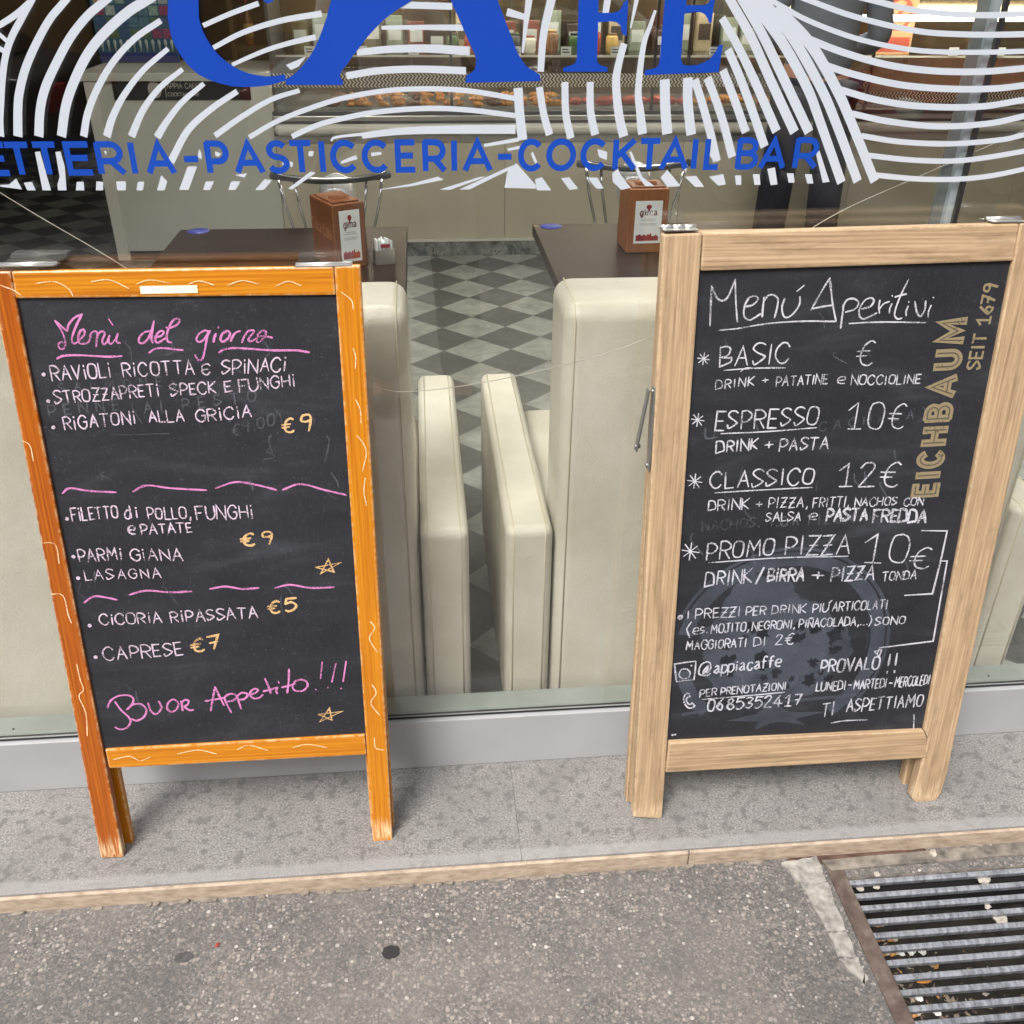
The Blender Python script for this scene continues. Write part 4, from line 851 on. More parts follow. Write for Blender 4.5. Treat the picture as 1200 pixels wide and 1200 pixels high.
MB().box(a.x, b.x, .002, .046, a.y + .0008, a.y + .0024).tube([(a.x, .0255, a.y + .0035), (a.x + (b.x - a.x) * .32, .0255, a.y + .0035)], .004, 12).tube([(a.x + (b.x - a.x) * .34, .0255, a.y + .0035), (a.x + (b.x - a.x) * .66, .0255, a.y + .0035)], .004, 12).tube([(a.x + (b.x - a.x) * .68, .0255, a.y + .0035), (b.x, .0255, a.y + .0035)], .004, 12).build('hinge', M['steel'], B.e)
a, b = B.p(1165, 262), B.p(1206, 260)
MB().box(a.x, b.x, .002, .046, a.y + .0008, a.y + .0024).tube([(a.x, .0255, a.y + .0035), (b.x, .0255, a.y + .0035)], .004, 12).build('hinge', M['steel'], B.e)
# folded stay on the left flank
t0, t1 = B.p(771, 455), B.p(763.5, 553); u0, u1 = B.p(768, 460), B.p(755, 541)
xs = min(t0.x, t1.x) - .004
f = MB(); f.prism([(t0.x - .002, .002, t0.y), (t0.x - .002, .020, t0.y), (t1.x - .002, .020, t1.y), (t1.x - .002, .002, t1.y)], (-.003, 0, 0)); f.tube([(t1.x - .008, .011, t1.y + .008), (t1.x, .011, t1.y + .008)], .004, 10).tube([(t0.x - .008, .011, t0.y - .008), (t0.x, .011, t0.y - .008)], .004, 10)
sb = f.build('stay_bar', M['steel_d'], B.e, .0006)
f = MB(); f.prism([(u0.x - .0055, .010, u0.y), (u0.x - .0055, .026, u0.y), (u1.x - .0015, .062, u1.y), (u1.x - .0015, .046, u1.y)], (-.003, 0, 0)); f.tube([(u1.x - .006, .053, u1.y + .008), (u1.x + .004, .053, u1.y + .008)], .004, 10)
f.build('stay_bar', M['steel_d'], B.e, .0006)
# printed emblem: ring and tree, worn pale
cx, cy = 914, 760
cen = B.p(cx, cy, B.py); Rr = (B.p(1040, 752, B.py) - cen).length
rb = Ribbon(lambda a, b, l: (a, B.py - .0002 - l * .3, b))
def inside(q):
    return True
lo = B.p(784, 868, B.py); 
def arc(r, a0, a1, n=60): return [(cen.x + r * math.cos(R(a0 + (a1 - a0) * i / n)), cen.y + r * math.sin(R(a0 + (a1 - a0) * i / n))) for i in range(n + 1)]
rb.stroke(arc(Rr * .90, -52, 168), Rr * .13, caps=False); rb.stroke(arc(Rr * 1.0, -38, 158), Rr * .03, caps=False); rb.stroke(arc(Rr * .9, 192, 226, 20), Rr * .13, caps=False)
def blob(cx, cy, r, seed, n=90, amp=.16):
    rr = random.Random(seed); o = rr.uniform(0, 99); out = []
    for i in range(n):
        t = 2 * math.pi * i / n; k = r * (1 + amp * pnoise(Vector((math.cos(t) * 2.5 + o, math.sin(t) * 2.5, 0))) + amp * .55 * pnoise(Vector((math.cos(t) * 9 + o, math.sin(t) * 9, 3))))
        out.append((cen.x + Rr * (cx + k * math.cos(t)), cen.y + Rr * (cy + k * math.sin(t))))
    return out
for k, (x, y, r) in enumerate(((-.22, .42, .34), (-.40, .12, .33), (.08, .1, .42), (.36, -.02, .30), (-.42, -.16, .26), (.22, -.26, .28), (-.1, -.2, .33))): rb.poly(blob(x, y, r, k))
rb.poly([(cen.x + Rr * x, cen.y + Rr * y) for x, y in ((-.07, -.3), (.07, -.3), (.06, -.62), (.18, -.70), (.52, -.72), (.24, -.78), (.34, -.86), (.10, -.80), (0, -.82), (-.14, -.88), (-.12, -.79), (-.42, -.76), (-.14, -.70), (-.06, -.62))])
rb.stroke([(cen.x - Rr * .85, cen.y - Rr * .66), (cen.x - Rr * .3, cen.y - Rr * .6), (cen.x + Rr * .3, cen.y - Rr * .57), (cen.x + Rr * .8, cen.y - Rr * .55)], Rr * .035, caps=False)
rb.build('emblem', M['emblem'], B.e)
rb = Ribbon(lambda a, b, l: (a, B.py - .00045 - l * .3, b)); rr = random.Random(5)
for k in range(30):
    x, y = rr.uniform(-.5, .55), rr.uniform(-.42, .28)
    if math.hypot(x, y) < .62: rb.poly(blob(x, y, rr.uniform(.025, .07), 100 + k, 26, .9))
rb.build('emblem_shading', M['emblem_dark'], B.e)
# printed maker's name running up the right side
rb = Ribbon(lambda a, b, l: (a, B.py - .0003 - l, b)); rd = Ribbon(lambda a, b, l: (a, B.py - .0007 - l, b))
A, E = B.p(1099.5, 582, B.py), B.p(1136.5, 371, B.py); d = (E - A); Lg = d.length; d.normalize(); up = Vector((-d.y, d.x))
H = (B.p(1066.5, 584, B.py) - A).dot(up)
wid = {'E': .62, 'I': .2, 'C': .7, 'H': .74, 'B': .72, 'A': .84, 'U': .74, 'M': .92}
word = 'EICHBAUM'; tot = sum(wid[c] for c in word) + .14 * 7; k_ = Lg / tot; x = 0; sw = H * .26
for ch in word:
    W1 = wid[ch] * k_
    for pts, cl in sans(ch):
        q = []
        for a, b in pts:
            if ch == 'I': X = x + W1 / 2
            else: X = x + sw / 2 + (W1 - sw) * a
            q.append(A + d * X + up * (sw / 2 + (H - sw) * b))
        rb.stroke(q, sw, caps=True)
        if len(q) > 1: rd.stroke(q, sw * .16, caps=False)
    x += W1 + .14 * k_
A, E = B.p(1147.5, 432, B.py), B.p(1169.5, 333, B.py); H = (B.p(1133, 432.5, B.py) - A).length
d = (E - A).normalized(); write(rb, 'SEIT 1679', A, E, H, B.px(2.6, 1150, 400), (-d.y, d.x), jit=0, rough=0)
rb.build('printed_name', M['gold_print'], B.e); rd.build('printed_name_inline', M['gold_dark'], B.e)
# heading
rb = B.pen(); k5 = lambda p_: tr(p_, 820, 310, 8.0); k6 = lambda p_: tr(p_, 950, 310, 7.5)
for c in (k5([(95, 575), (103, 390), (110, 200)]), k5([(110, 200), (160, 310), (210, 338), (265, 300), (332, 140)]), k5([(332, 140), (338, 350), (352, 535)]), k5([(430, 395), (500, 375), (545, 325), (520, 295), (465, 310), (420, 390), (415, 480), (460, 520), (510, 500), (568, 462)]), k5([(602, 305), (592, 400), (584, 490)]), k5([(595, 350), (640, 292), (690, 285), (732, 320), (725, 400), (700, 498)]),
          k5([(795, 318), (770, 400), (785, 480), (825, 495), (885, 450), (935, 370), (938, 300)]), k5([(912, 250), (978, 195)]), k6([(3, 400), (80, 260), (168, 118)]), k6([(168, 118), (190, 330), (222, 498)]), k6([(15, 388), (100, 370), (200, 355)]), k6([(290, 350), (275, 460), (262, 560)]), k6([(280, 370), (320, 310), (380, 300), (420, 335), (390, 390), (305, 418)]),
          k6([(445, 390), (520, 370), (555, 320), (530, 293), (475, 315), (428, 390), (430, 455), (465, 478), (520, 455), (580, 425)]), k6([(608, 312), (598, 370), (604, 428)]), k6([(600, 395), (640, 345), (690, 325)]), k6([(712, 345), (695, 385), (690, 425)]), k6([(714, 272), (717, 278)]), k6([(858, 132), (790, 270), (745, 390), (738, 450), (765, 478), (800, 470)]), k6([(740, 285), (790, 270), (840, 258)]), k6([(855, 365), (838, 410), (838, 450)]), k6([(860, 326), (863, 332)]),
          k6([(915, 325), (930, 410), (962, 455), (1000, 400), (1010, 320)]), k6([(1058, 358), (1035, 410), (1030, 465)]), k6([(1075, 288), (1080, 293)])): B.curve(rb, c, 2.3)
B.curve(rb, k5([(180, 615), (350, 600), (550, 565), (750, 542), (1000, 530), (1200, 532), (1240, 533)]), 2.0); B.curve(rb, k6([(-5, 498), (100, 497), (222, 500)]), 2.0); B.curve(rb, k6([(335, 518), (500, 508), (700, 505), (1018, 510)]), 1.9)
rb.build('heading_lettering', M['chalk_white'], B.e)
rb = B.pen(); L = lambda *a, **k: B.line(rb, *a, **k); k7 = lambda p_: tr(p_, 780, 250, 2.857); k8 = lambda p_: tr(p_, 740, 550, 2.609)
def star(x, y, r, wd=2.2):
    for a in (8, 53, 98, 143): B.curve(rb, [(x - r * math.cos(R(a)), y - r * math.sin(R(a))), (x + r * math.cos(R(a)), y + r * math.sin(R(a)))], wd, smooth=False)
star(824.5, 420.5, 7); star(817.5, 492, 7.5); star(814, 564, 8.5); star(809, 646, 10)
L('BASIC', (842, 430.5), (924, 424), 23, 1.9); L('€', (1002, 428.5), (1022, 427), 28, 1.7)
L('ESPRESSO', (838, 504), (958, 497.5), 21, 1.9); L('10€', (992, 503), (1058, 502), 29, 1.7)
L('CLASSICO', (831, 572.5), (953, 567), 19, 1.9); L('12€', (980, 571.5), (1051, 570), 27, 1.9)
L('PROMO', (828, 656), (906, 650), 19, 1.9); L('PiZZA'.replace('i', 'I'), (919, 650), (994, 648), 21, 2.0); L('10', (1010, 658.5), (1062, 660), 32, 1.8); L('€', (1064, 667), (1089, 666), 25, 1.8)
for q in ([(195, 525), (300, 518), (400, 517)], [(185, 737), (340, 730), (505, 717)], [(165, 935), (330, 925), (490, 917)]): B.curve(rb, k7(q), 1.8)
B.curve(rb, k8([(235, 285), (450, 270), (662, 265)]), 1.8); B.curve(rb, k7([(250, 530), (265, 518), (285, 516)]), 1.2)
rb.build('offer_lettering', M['chalk_white'], B.e)
rb = B.pen(); S = 1.5
L('DRINK', (838, 456), (883, 451.5), 10, 1.4); L('+', (893, 450), (900, 449.5), 9, S); L('PATATINE', (909, 452.5), (969, 449.5), 11, S); L('e', (981, 449.5), (989, 449), 10, S); L('NOCCIOLINE', (997, 450.5), (1078, 449.5), 10.5, S)
L('DRINK', (839, 531), (887, 526), 13, 1.9); L('+', (896, 526.5), (905, 526), 11, 1.9); L('PASTA', (913, 529), (970, 525.5), 14, 1.9)
L('DRINK', (829, 598.5), (877, 596), 12, S); L('+', (886, 595), (893, 595), 9, S); L('PIZZA,', (900, 595), (946, 594), 11.5, S); L('FRITTI,', (952, 595), (994, 593), 11.5, S); L('NACHOS', (1001, 593.5), (1050, 591.5), 9.5, S); L('CON', (1059, 592.5), (1081, 591), 8.5, S)
L('SALSA', (897, 611), (938, 610), 10, S); L('e', (948, 609), (956, 608.5), 9, S); L('PASTA', (968, 610), (1015, 609.5), 13, 2.8); L('FREDDA', (1022, 611), (1084, 612), 14, 2.8)
L('DRINK', (826, 687), (880, 682), 16, 1.9); L('/', (885, 684), (893, 681), 14, 2.6); L('BIRRA', (899, 681), (941, 680), 14, 2.5); L('+', (951, 680), (965, 680), 12, 2.3); L('PIZZA', (973, 681), (1023, 679), 16, 2.1); L('TONDA', (1033, 680.5), (1073, 678), 10, S)
rb.build('detail_lettering', M['chalk_white'], B.e)
rb = B.pen(); S = 1.5
L('I', (805, 726), (807, 725), 10, S, fit=False); L('PREZZI', (815, 724.5), (867, 722), 11, S); L('PER', (874, 721), (897, 720), 10, S); L('DRINK', (904, 720), (944, 717.5), 10, S); L('PIU', (952, 717.5), (970, 716.5), 9.5, S); L("'", (970, 716), (974, 715), 11, S); L('ARTICOLATI', (975, 716), (1039, 713), 10, S)
L('(', (805, 744), (809, 744), 14, S); L('es.', (812, 743), (829, 741), 9, S); L('MOJITO,', (833, 742), (877, 738.5), 10, S); L('NEGRONI,', (881, 738.5), (931, 735.5), 9.5, S); L('PIÑACOLADA,...)', (936, 735.5), (1020, 731.5), 9.5, S); L('SONO', (1025, 732.5), (1060, 730.5), 9, S)
L('MAGGIORATI', (804, 761.5), (874, 757.5), 10, S); L('DI', (883, 756.8), (896, 756), 9.5, S); L('2€', (908, 756), (929, 754.5), 12, S)
B.dots(rb, [(797, 723)], 3.4)
L('@', (819, 792), (832, 790), 15, 1.9); L('appiacaffe', (836, 789), (914, 780.5), 11, 2.0)
L('PER', (819.5, 817), (839, 814), 8.5, S); L('PRENOTAZIONI', (844, 814), (920, 807.5), 8.5, S); B.curve(rb, k8([(215, 702), (340, 692), (470, 680)]), 1.7)
L('06', (829, 833), (846, 831.5), 13, 2.0); L('85352417', (851, 831), (938, 825.5), 12.5, 2.0)
c7 = lambda p_: tr(p_, 780, 760, 6.667)
B.curve(rb, c7([(68, 118), (150, 105), (235, 95)]), 2.2, 0); B.curve(rb, c7([(235, 95), (230, 165), (220, 240)]), 2.2, 0); B.curve(rb, c7([(220, 240), (150, 246), (82, 256)]), 2.2, 0); B.curve(rb, c7([(82, 256), (75, 185), (68, 118)]), 2.2, 0); B.curve(rb, c7([(105, 190), (125, 160), (165, 158), (190, 185), (175, 222), (135, 232), (108, 215), (105, 190)]), 2.0); B.dots(rb, [c7([(200, 130)])[0]], 1.2)
B.curve(rb, c7([(180, 345), (160, 350), (140, 380), (145, 420), (170, 455), (200, 462), (228, 445)]), 2.2); B.curve(rb, c7([(175, 375), (160, 390), (165, 415), (185, 432), (205, 425)]), 2.0); B.curve(rb, c7([(205, 420), (228, 445)]), 2.6, 0); B.curve(rb, c7([(180, 345), (188, 375)]), 2.4, 0)
rb.build('small_print_lettering', M['chalk_white'], B.e)
rb = B.pen()
B.curve(rb, k8([(887, 187), (965, 188), (945, 280), (920, 380), (835, 385)]), 2.3, 0); B.curve(rb, k8([(945, 280), (965, 280), (922, 525), (760, 545), (752, 562)]), 2.2, 0); B.curve(rb, k8([(742, 556), (765, 552), (757, 572), (742, 556)]), 2.0, 0)
L('PROVALO', (961, 788), (1029, 784), 14, 2.1); L('!!', (1035, 788), (1048, 788), 21, 2.2); L('LUNEDI', (956, 809.5), (990, 808), 10, 1.5); L('-', (993, 808), (997, 808), 10, 1.6); L('MARTEDI', (1000, 807.5), (1038, 805), 10, 1.5); L('-', (1041, 805.5), (1045, 805.5), 10, 1.6); L('MERCOLEDI', (1048, 805), (1088, 802), 11, 1.5)
L('TI', (962, 840), (976, 838), 15, 1.8); L('ASPETTIAMO', (991, 834), (1080, 827), 14, 1.8); B.curve(rb, k8([(610, 775), (650, 768), (720, 765)]), 1.6); B.curve(rb, k8([(863, 750), (862, 795)]), 2.6, 0); B.dots(rb, [(788, 861), (791, 860.5)], 1.4)
rb.build('footer_lettering', M['chalk_white'], B.e)
rb = B.pen()
L('NACHOS,', (822, 622), (890, 617), 11, 2); L('TORTILLA', (900, 617), (1000, 612), 10, 2); L('CACHACA', (960, 505), (1070, 490), 10, 1.6)
for k in range(30):
    x = rnd.uniform(800, 1090); y = rnd.uniform(360, 830); B.curve(rb, [(x, y), (x + rnd.uniform(-4, 8), y + rnd.uniform(3, 12)), (x + rnd.uniform(-4, 14), y + rnd.uniform(8, 26))], rnd.uniform(.8, 3))
rb.build('rubbed_out_marking', M['chalk_faint'], B.e)

# ================================================================== cafe interior
RX0, RX1, RY1, RZ1 = -4.2, 4.6, 7.6, 2.95
f = MB(); f.poly([(RX0, .06, 0), (RX1, .06, 0), (RX1, RY1, 0), (RX0, RY1, 0)]); struct(f.build('floor', M['tiles']))
struct(MB().box(RX0, RX1, .3, RY1, RZ1, RZ1 + .1).build('ceiling', M['ceil']))
struct(MB().box(RX0 - .1, RX0, .3, RY1, 0, RZ1).build('wall_left', M['walld'])); struct(MB().box(RX1, RX1 + .1, .3, RY1, 0, RZ1).build('wall_right', M['wallb'])); struct(MB().box(RX0, RX1, RY1, RY1 + .1, 0, RZ1).build('wall_back', M['walld']))
for k, (x, y, lab) in enumerate(((-.5, 1.7, 'square unseen ceiling panel above the left table, added to light the room'), (1.5, 1.9, 'square unseen ceiling panel above the right table, added to light the room'), (1.9, 4.5, 'square unseen ceiling panel above the counter, added to light the room'))):  # glowing panels out of view, added to brighten the interior
    e = tag(empty('ceiling_fill', (x, y, RZ1)), lab, 'ceiling light', 'added fill panels')
    MB().box(-.45, .45, -.3, .3, -.02, -.001).build('diffuser', M['panel'], e)
    f = MB().box(-.48, .48, -.33, -.301, -.03, -.0005).box(-.48, .48, .301, .33, -.03, -.0005).box(-.48, -.451, -.3, .3, -.03, -.0005).box(.451, .48, -.3, .3, -.03, -.0005); f.build('frame', M['trim'], e)

struct(MB().box(RX0, -1.66, 3.6, 3.75, 1.75, RZ1 - .001).box(-1.66, -1.6, 3.6, 5.5, 1.75, RZ1 - .001).build('unseen_light_block', M['ceil']))  # unseen bulkhead, added to keep the panels' light off the back left
# --- two cream sofas with their backs to the window
def rbox(name, x0, x1, y0, y1, z0, z1, m, par, bev=.03, puff=0.0):
    bm = bmesh.new(); nx, ny, nz = 8, 8, 8
    o = MB().box(x0, x1, y0, y1, z0, z1).build(name, m, par)
    b = o.modifiers.new('bevel', 'BEVEL'); b.width = bev; b.segments = 5
    for p in o.data.polygons: p.use_smooth = True
    wn = o.modifiers.new('wn', 'WEIGHTED_NORMAL'); bm.free(); return o
def sofa(name, x0, x1, label, armr, arml):
    s = tag(empty(name, ((x0 + x1) / 2, .5, 0)), label, 'sofa', 'cream leather sofas inside the window'); ox = (x0 + x1) / 2
    def L(*q): return (q[0] - ox, q[1] - ox, q[2] - .5, q[3] - .5, q[4], q[5])
    aw = .095
    yb = .10
    al = rbox('arm', *L(x0, x0 + aw, yb, .91, .045, .522), M['leather'], s, .02); ar = rbox('arm', *L(x1 - aw, x1, yb, .91, .045, .522), M['leather'], s, .02)
    rbox('backrest', *L(x0 + aw + .005, x1 - aw - .005, yb, .285, .045, .97), M['leather'], s, .032)
    rbox('seat_cushion', *L(x0 + aw + .004, x1 - aw - .004, .287, .88, .27, .43), M['leather'], s, .03)
    rbox('base', *L(x0 + aw + .003, x1 - aw - .003, .29, .87, .045, .268), M['leather'], s, .012)
    for o, xa, xb, zt in ((al, x0, x0 + aw, .522), (ar, x1 - aw, x1, .522)):
        f = MB()
        for xx in (xa + .016, xb - .016):
            f.tube([(xx - ox, yb - .4995, .06), (xx - ox, yb - .4995, zt - .02), (xx - ox, yb - .494, zt - .006), (xx - ox, yb - .48, zt + .0004), (xx - ox, .39, zt + .0004)], .0014, 6)
        f.build('piping', M['seam'], o)
    f = MB()
    for xx in (x0 + aw + .024, x1 - aw - .024): f.tube([(xx - ox, yb - .4997, .06), (xx - ox, yb - .4997, .94), (xx - ox, yb - .488, .96), (xx - ox, yb - .47, .9703), (xx - ox, -.24, .9703)], .0014, 6)
    bk = [c for c in s.children if c.name.startswith('backrest')][0]; f.build('piping', M['seam'], bk)
    for xx in (x0 + .06, x1 - .06):
        for yy in (.16, .82): MB().lathe([(.02, 0), (.024, .046)], (xx - ox, yy - .5, 0), 14).build('foot', M['dark'], s)
    return s
sofa('sofa', .140, 1.283, 'cream leather sofa behind the pale oak chalkboard, back to the window', 0, 0)
sofa('sofa', -1.075, .068, 'cream leather sofa behind the orange chalkboard, back to the window', 0, 0)
# --- tables
def table(x0, x1, y0, y1, label):
    t = tag(empty('cafe_table', ((x0 + x1) / 2, (y0 + y1) / 2, 0)), label, 'table', 'dark wooden cafe tables'); hx, hy = (x1 - x0) / 2, (y1 - y0) / 2
    MB().box(-hx, hx, -hy, hy, .715, .75).build('table_top', M['wenge'], t, .004, 3)
    MB().box(-hx + .03, hx - .03, -hy + .03, hy - .03, .695, .7145).build('apron', M['dark'], t)
    MB().lathe([(.035, .012), (.035, .694)], seg=20).build('column', M['dark'], t); MB().lathe([(.22, 0), (.22, .008), (.06, .0118)], seg=32).build('foot_plate', M['dark'], t); return t
table(.347, .985, .925, 1.565, 'dark brown table carrying one wooden napkin box, behind the right sofa')
table(-.738, -.047, .905, 1.555, 'dark brown table carrying a napkin box and sugar holder, behind the left sofa')
for (x, y, lab) in ((643, 263, 'blue oval sticker disc at the corner of the right table'), (232, 268.5, 'blue oval sticker disc at the corner of the left table')):
    q = Zp(x, y, .7515); q.y -= .02
    c = tag(MB().lathe([(.034, 0), (.034, .0012)], seg=24).build('sticker_disc', plain('blue sticker', srgb(44, 56, 150), .4)), lab, 'sticker disc'); c.location = (q.x + .005, q.y, .7502)
    rb = Ribbon(lambda a, b, l: (a, b, .0014 + l)); rb.stroke([(-.018, 0), (-.006, .003), (.006, -.003), (.018, 0)], .005); rb.build('print', plain('light blue print', srgb(110, 130, 200), .5), c)
# --- napkin boxes
def gima(par, W, H, y):
    """white card: little cup, name, red skyline band"""
    f = MB(); f.prism([(-W / 2, y, 0), (W / 2, y, 0), (W / 2, y, H), (-W / 2, y, H)], (0, -.0012, 0)); c = f.build('card', M['card'], par, .0004)
    rb = Ribbon(lambda a, b, l: (a, y - .0014 - l, b)); 
    rb.poly([(W * q[0], H * q[1]) for q in ((-.42, .06), (.42, .06), (.42, .17), (.36, .17), (.36, .2), (.28, .2), (.28, .175), (.16, .175), (.16, .22), (.13, .25), (.10, .22), (.06, .2), (.06, .22), (0, .22), (0, .19), (-.08, .19), (-.08, .215), (-.16, .215), (-.16, .19), (-.24, .19), (-.24, .22), (-.33, .22), (-.33, .2), (-.42, .2))])
    rb.poly([(W * (.10 * math.cos(t)), H * (.86 + .055 * math.sin(t))) for t in [i * math.pi / 7 for i in range(14)]]); rb.poly([(W * q[0], H * q[1]) for q in ((-.03, .77), (.03, .77), (.05, .84), (-.05, .84))])
    rb.build('card_print', M['wine'], c)
    rb = Ribbon(lambda a, b, l: (a, y - .0015 - l, b)); write(rb, 'gima', (-W * .31, H * .67), (W * .31, H * .67), H * .12, W * .042, (0, 1), jit=0, rough=0); rb.build('card_name', plain('dark red print', srgb(96, 28, 40), .6), c)
    rb = Ribbon(lambda a, b, l: (a, y - .0014 - l, b))
    for k, (z, ww) in enumerate(((.58, .25), (.545, .3), (.47, .34), (.44, .28))): rb.stroke([(-W * ww, H * z), (W * ww, H * z)], H * .014, caps=False)
    rb.build('card_lines', M['pale_print'], c)
def nap(loc, rz, W, D, H, label, m, cw, cz, ch, coke):
    b = tag(empty('napkin_box', loc, (0, 0, rz)), label, 'napkin box', 'wooden napkin boxes on the tables')
    MB().box(-W / 2, W / 2, 0, D, .0005, H).build('case', m, b, .004, 3)
    MB().box(-W / 2 + .008, W / 2 - .008, .012, D - .012, H + .0004, H + .004).build('lid', M['napwood'], b, .0015)
    f = MB(); 
    for k in range(5): f.box(-W * .25, W * .25, D * .3 + k * .006, D * .3 + k * .006 + .004, H + .0042, H + .007 + .002 * (k % 2))
    f.build('napkins', plain('brown napkins', srgb(150, 96, 64), .8), b)
    e = empty('card_holder', (0, 0, cz)); e.parent = b; gima(e, cw, ch, -.0008)
    if coke:
        rb = Ribbon(lambda a, b_, l: (-W / 2 - .0006 - l, a, b_)); write(rb, 'Coca-Cola', (D * .92, H * .52), (D * .1, H * .46), H * .17, .0022, (0, 1), jit=.02, rough=0, gap=.12); rb.build('side_lettering', M['engrave'], b)
    return b
ang = math.atan2(1.126 - 1.083, .082)
nap((-.191, 1.1045, .75), ang, .0935, .150, .172, 'red brown wooden napkin box beside the sugar holder on the left table', M['napwood'], .058, .02, .135, True)
nap((.635, 1.213, .75), R(3), .113, .12, .178, 'orange brown wooden napkin box alone on the right table', M['napwood2'], .078, .028, .118, False)
# engraved band on the first box's top edge
s = tag(empty('sugar_holder', (-.108, 1.158, .75), (0, 0, R(14))), 'steel sugar holder full of white packets on the left table', 'sugar holder')
f = MB().box(-.0245, .0245, -.02, -.0185, .0005, .04).box(-.0245, .0245, .0185, .02, .0005, .04).box(-.026, -.0246, -.02, .02, .0005, .04).box(.0246, .026, -.02, .02, .0005, .04).box(-.0245, .0245, -.0184, .0184, .001, .003); f.build('case', M['steel'], s)
for k in range(6):
    x = -.019 + .0075 * k; f = MB(); f.prism([(-.003, -.016, .003), (-.003, .016, .003), (-.003 + rnd.uniform(-.004, .004), .016, .064 + rnd.uniform(-.006, .006)), (-.003 + rnd.uniform(-.004, .004), -.016, .064 + rnd.uniform(-.006, .006))], (.005, 0, 0))
    o = f.build('sugar_packet', M['card'], s, .001); o.location.x = x
MB().box(-.012, .014, -.0185 - .0022, -.0185 - .0021, .046, .056).build('packet_print', M['wine'], s)
# --- chrome bar chairs with a round hoop
def chair(px, py, y, label):
    c = Yp(px, py, y); H = c.z
    s = tag(empty('bar_back_chair', (c.x, y, 0)), label, 'chair', 'chrome chairs behind the tables')
    bar = [(.212 * t, -.055 * (1 - t * t) - .02, H - .002 - .012 * (1 - t * t)) for t in [i / 12 - 1 for i in range(25)]]
    MB().tube(bar, [.0135] * 3 + [.0095] * 19 + [.0135] * 3, 12).build('back_bar', M['grey_d'], s)
    MB().tube([(q[0] * .95, q[1] - .014, q[2] + .011) for q in bar], .0045, 8).build('bar_trim', M['chrome'], s)
    for x0, x1 in ((-.185, -.10), (-.13, -.07), (.185, .10), (.13, .07)):
        MB().tube([(x0, -.05, H - .012), (x0 * .82 + x1 * .18, -.05, H - .10), (x0 * .45 + x1 * .55, -.05, H - .22), (x1 * .9, -.04, H - .345)], .0055, 8).build('rod', M['chrome'], s)
    MB().lathe([(.10, H - .36), (.13, H - .35), (.13, H - .335), (.10, H - .325)], seg=28).build('seat_ring', M['dark'], s)
    MB().lathe([(.02, H - .325), (.03, H - .28), (.045, H - .18), (.064, H - .12), (.068, H - .08), (.06, H - .04), (.04, H - .015), (.012, H - .004)], (.012, .02, 0), 24).build('dome', M['polish'], s)
    MB().lathe([(.03, .012), (.03, H - .361)], seg=18).build('column', M['chrome'], s); MB().lathe([(.2, 0), (.2, .008), (.05, .0118)], seg=32).build('foot_plate', M['chrome'], s)
chair(388, 203, 2.2, 'chrome chair with dark back bar behind the left napkin box'); chair(742, 189, 2.2, 'chrome chair with dark back bar behind the right napkin box')

# --- the long counter with pastry display
YC = 3.93; CX0, CX1 = -.752, 4.2
k = tag(empty('pastry_counter', (1.7, YC, 0)), 'long greige cafe counter with glazed pastry display', 'counter'); KO = Vector((1.7, YC, 0))
def kb(name, x0, x1, y0, y1, z0, z1, m, bev=0, par=None, segs=2): return MB().box(x0 - KO.x, x1 - KO.x, y0, y1, z0, z1).build(name, m, par or k, bev, segs)
kb('marble_skirting', CX0, CX1, -.008, .02, 0, .078, M['marble']); kb('kick_lip', CX0, CX1, -.012, .02, .0785, .090, M['trim'])
xs = [CX0, .46, 1.44, 2.416, 3.39, CX1]
for a, b in zip(xs[:-1], xs[1:]): kb('front_panel', a + .001, b - .001, 0, .02, .0905, .604, M['counter'], .001)
kb('steel_band', CX0, CX1, -.005, .05, .6045, .640, M['steel'], .002); kb('bullnose', CX0, CX1, -.03, .08, .6405, .698, M['trim'], .027, segs=6); kb('ledge', CX0, CX1, .0, .1, .6985, .712, M['grey_d']); kb('ledge_rail', CX0, CX1, -.004, .1, .7125, .738, M['steel'], .004); kb('ledge_rail', CX0, CX1, .004, .1, .7385, .756, M['grey_d'])
kb('display_deck', CX0 + .02, CX1, .1, .62, .74, .768, M['steel']); kb('body', CX0, CX1, .05, .62, .02, .739, M['counter']); kb('end_panel', CX0, CX0 + .018, .1, .62, .7685, 1.32, M['grey_d'])
kb('herringbone_film', CX0 + .02, 2.43, .0185, .0198, .872, .938, M['herring']); kb('herringbone_film', 2.44, CX1, .0185, .0198, .79, .845, M['herring'])
kb('display_glass', CX0 + .02, CX1, .02, .026, .757, 1.34, M['glass'])
kb('top_board', CX0, CX1, .0, .64, 1.341, 1.37, M['trim']); kb('glass_shelf', CX0 + .02, CX1, .2, .55, 1.0, 1.008, M['glass']); kb('shelf_edge', CX0 + .02, CX1, .194, .1995, .999, 1.009, M['trim'])
kb('back_panel', CX0 + .02, CX1, .60, .61, .769, 1.0, M['brownwood']); kb('back_mirror', CX0 + .02, CX1, .605, .612, 1.001, 1.34, M['mirror'])
for x in (.18, 1.25, 1.43, 2.437, 3.4): kb('upright', x - .007, x + .007, .027, .04, .757, 1.34, M['black'])
kb('lamp_tube', 2.2, 4.1, .10, .13, 1.185, 1.212, M['lamp'], .008); kb('lamp_tube', -.6, 2.1, .30, .33, 1.30, 1.325, M['lamp'], .008)
for x in (.95, 1.3):
    pass
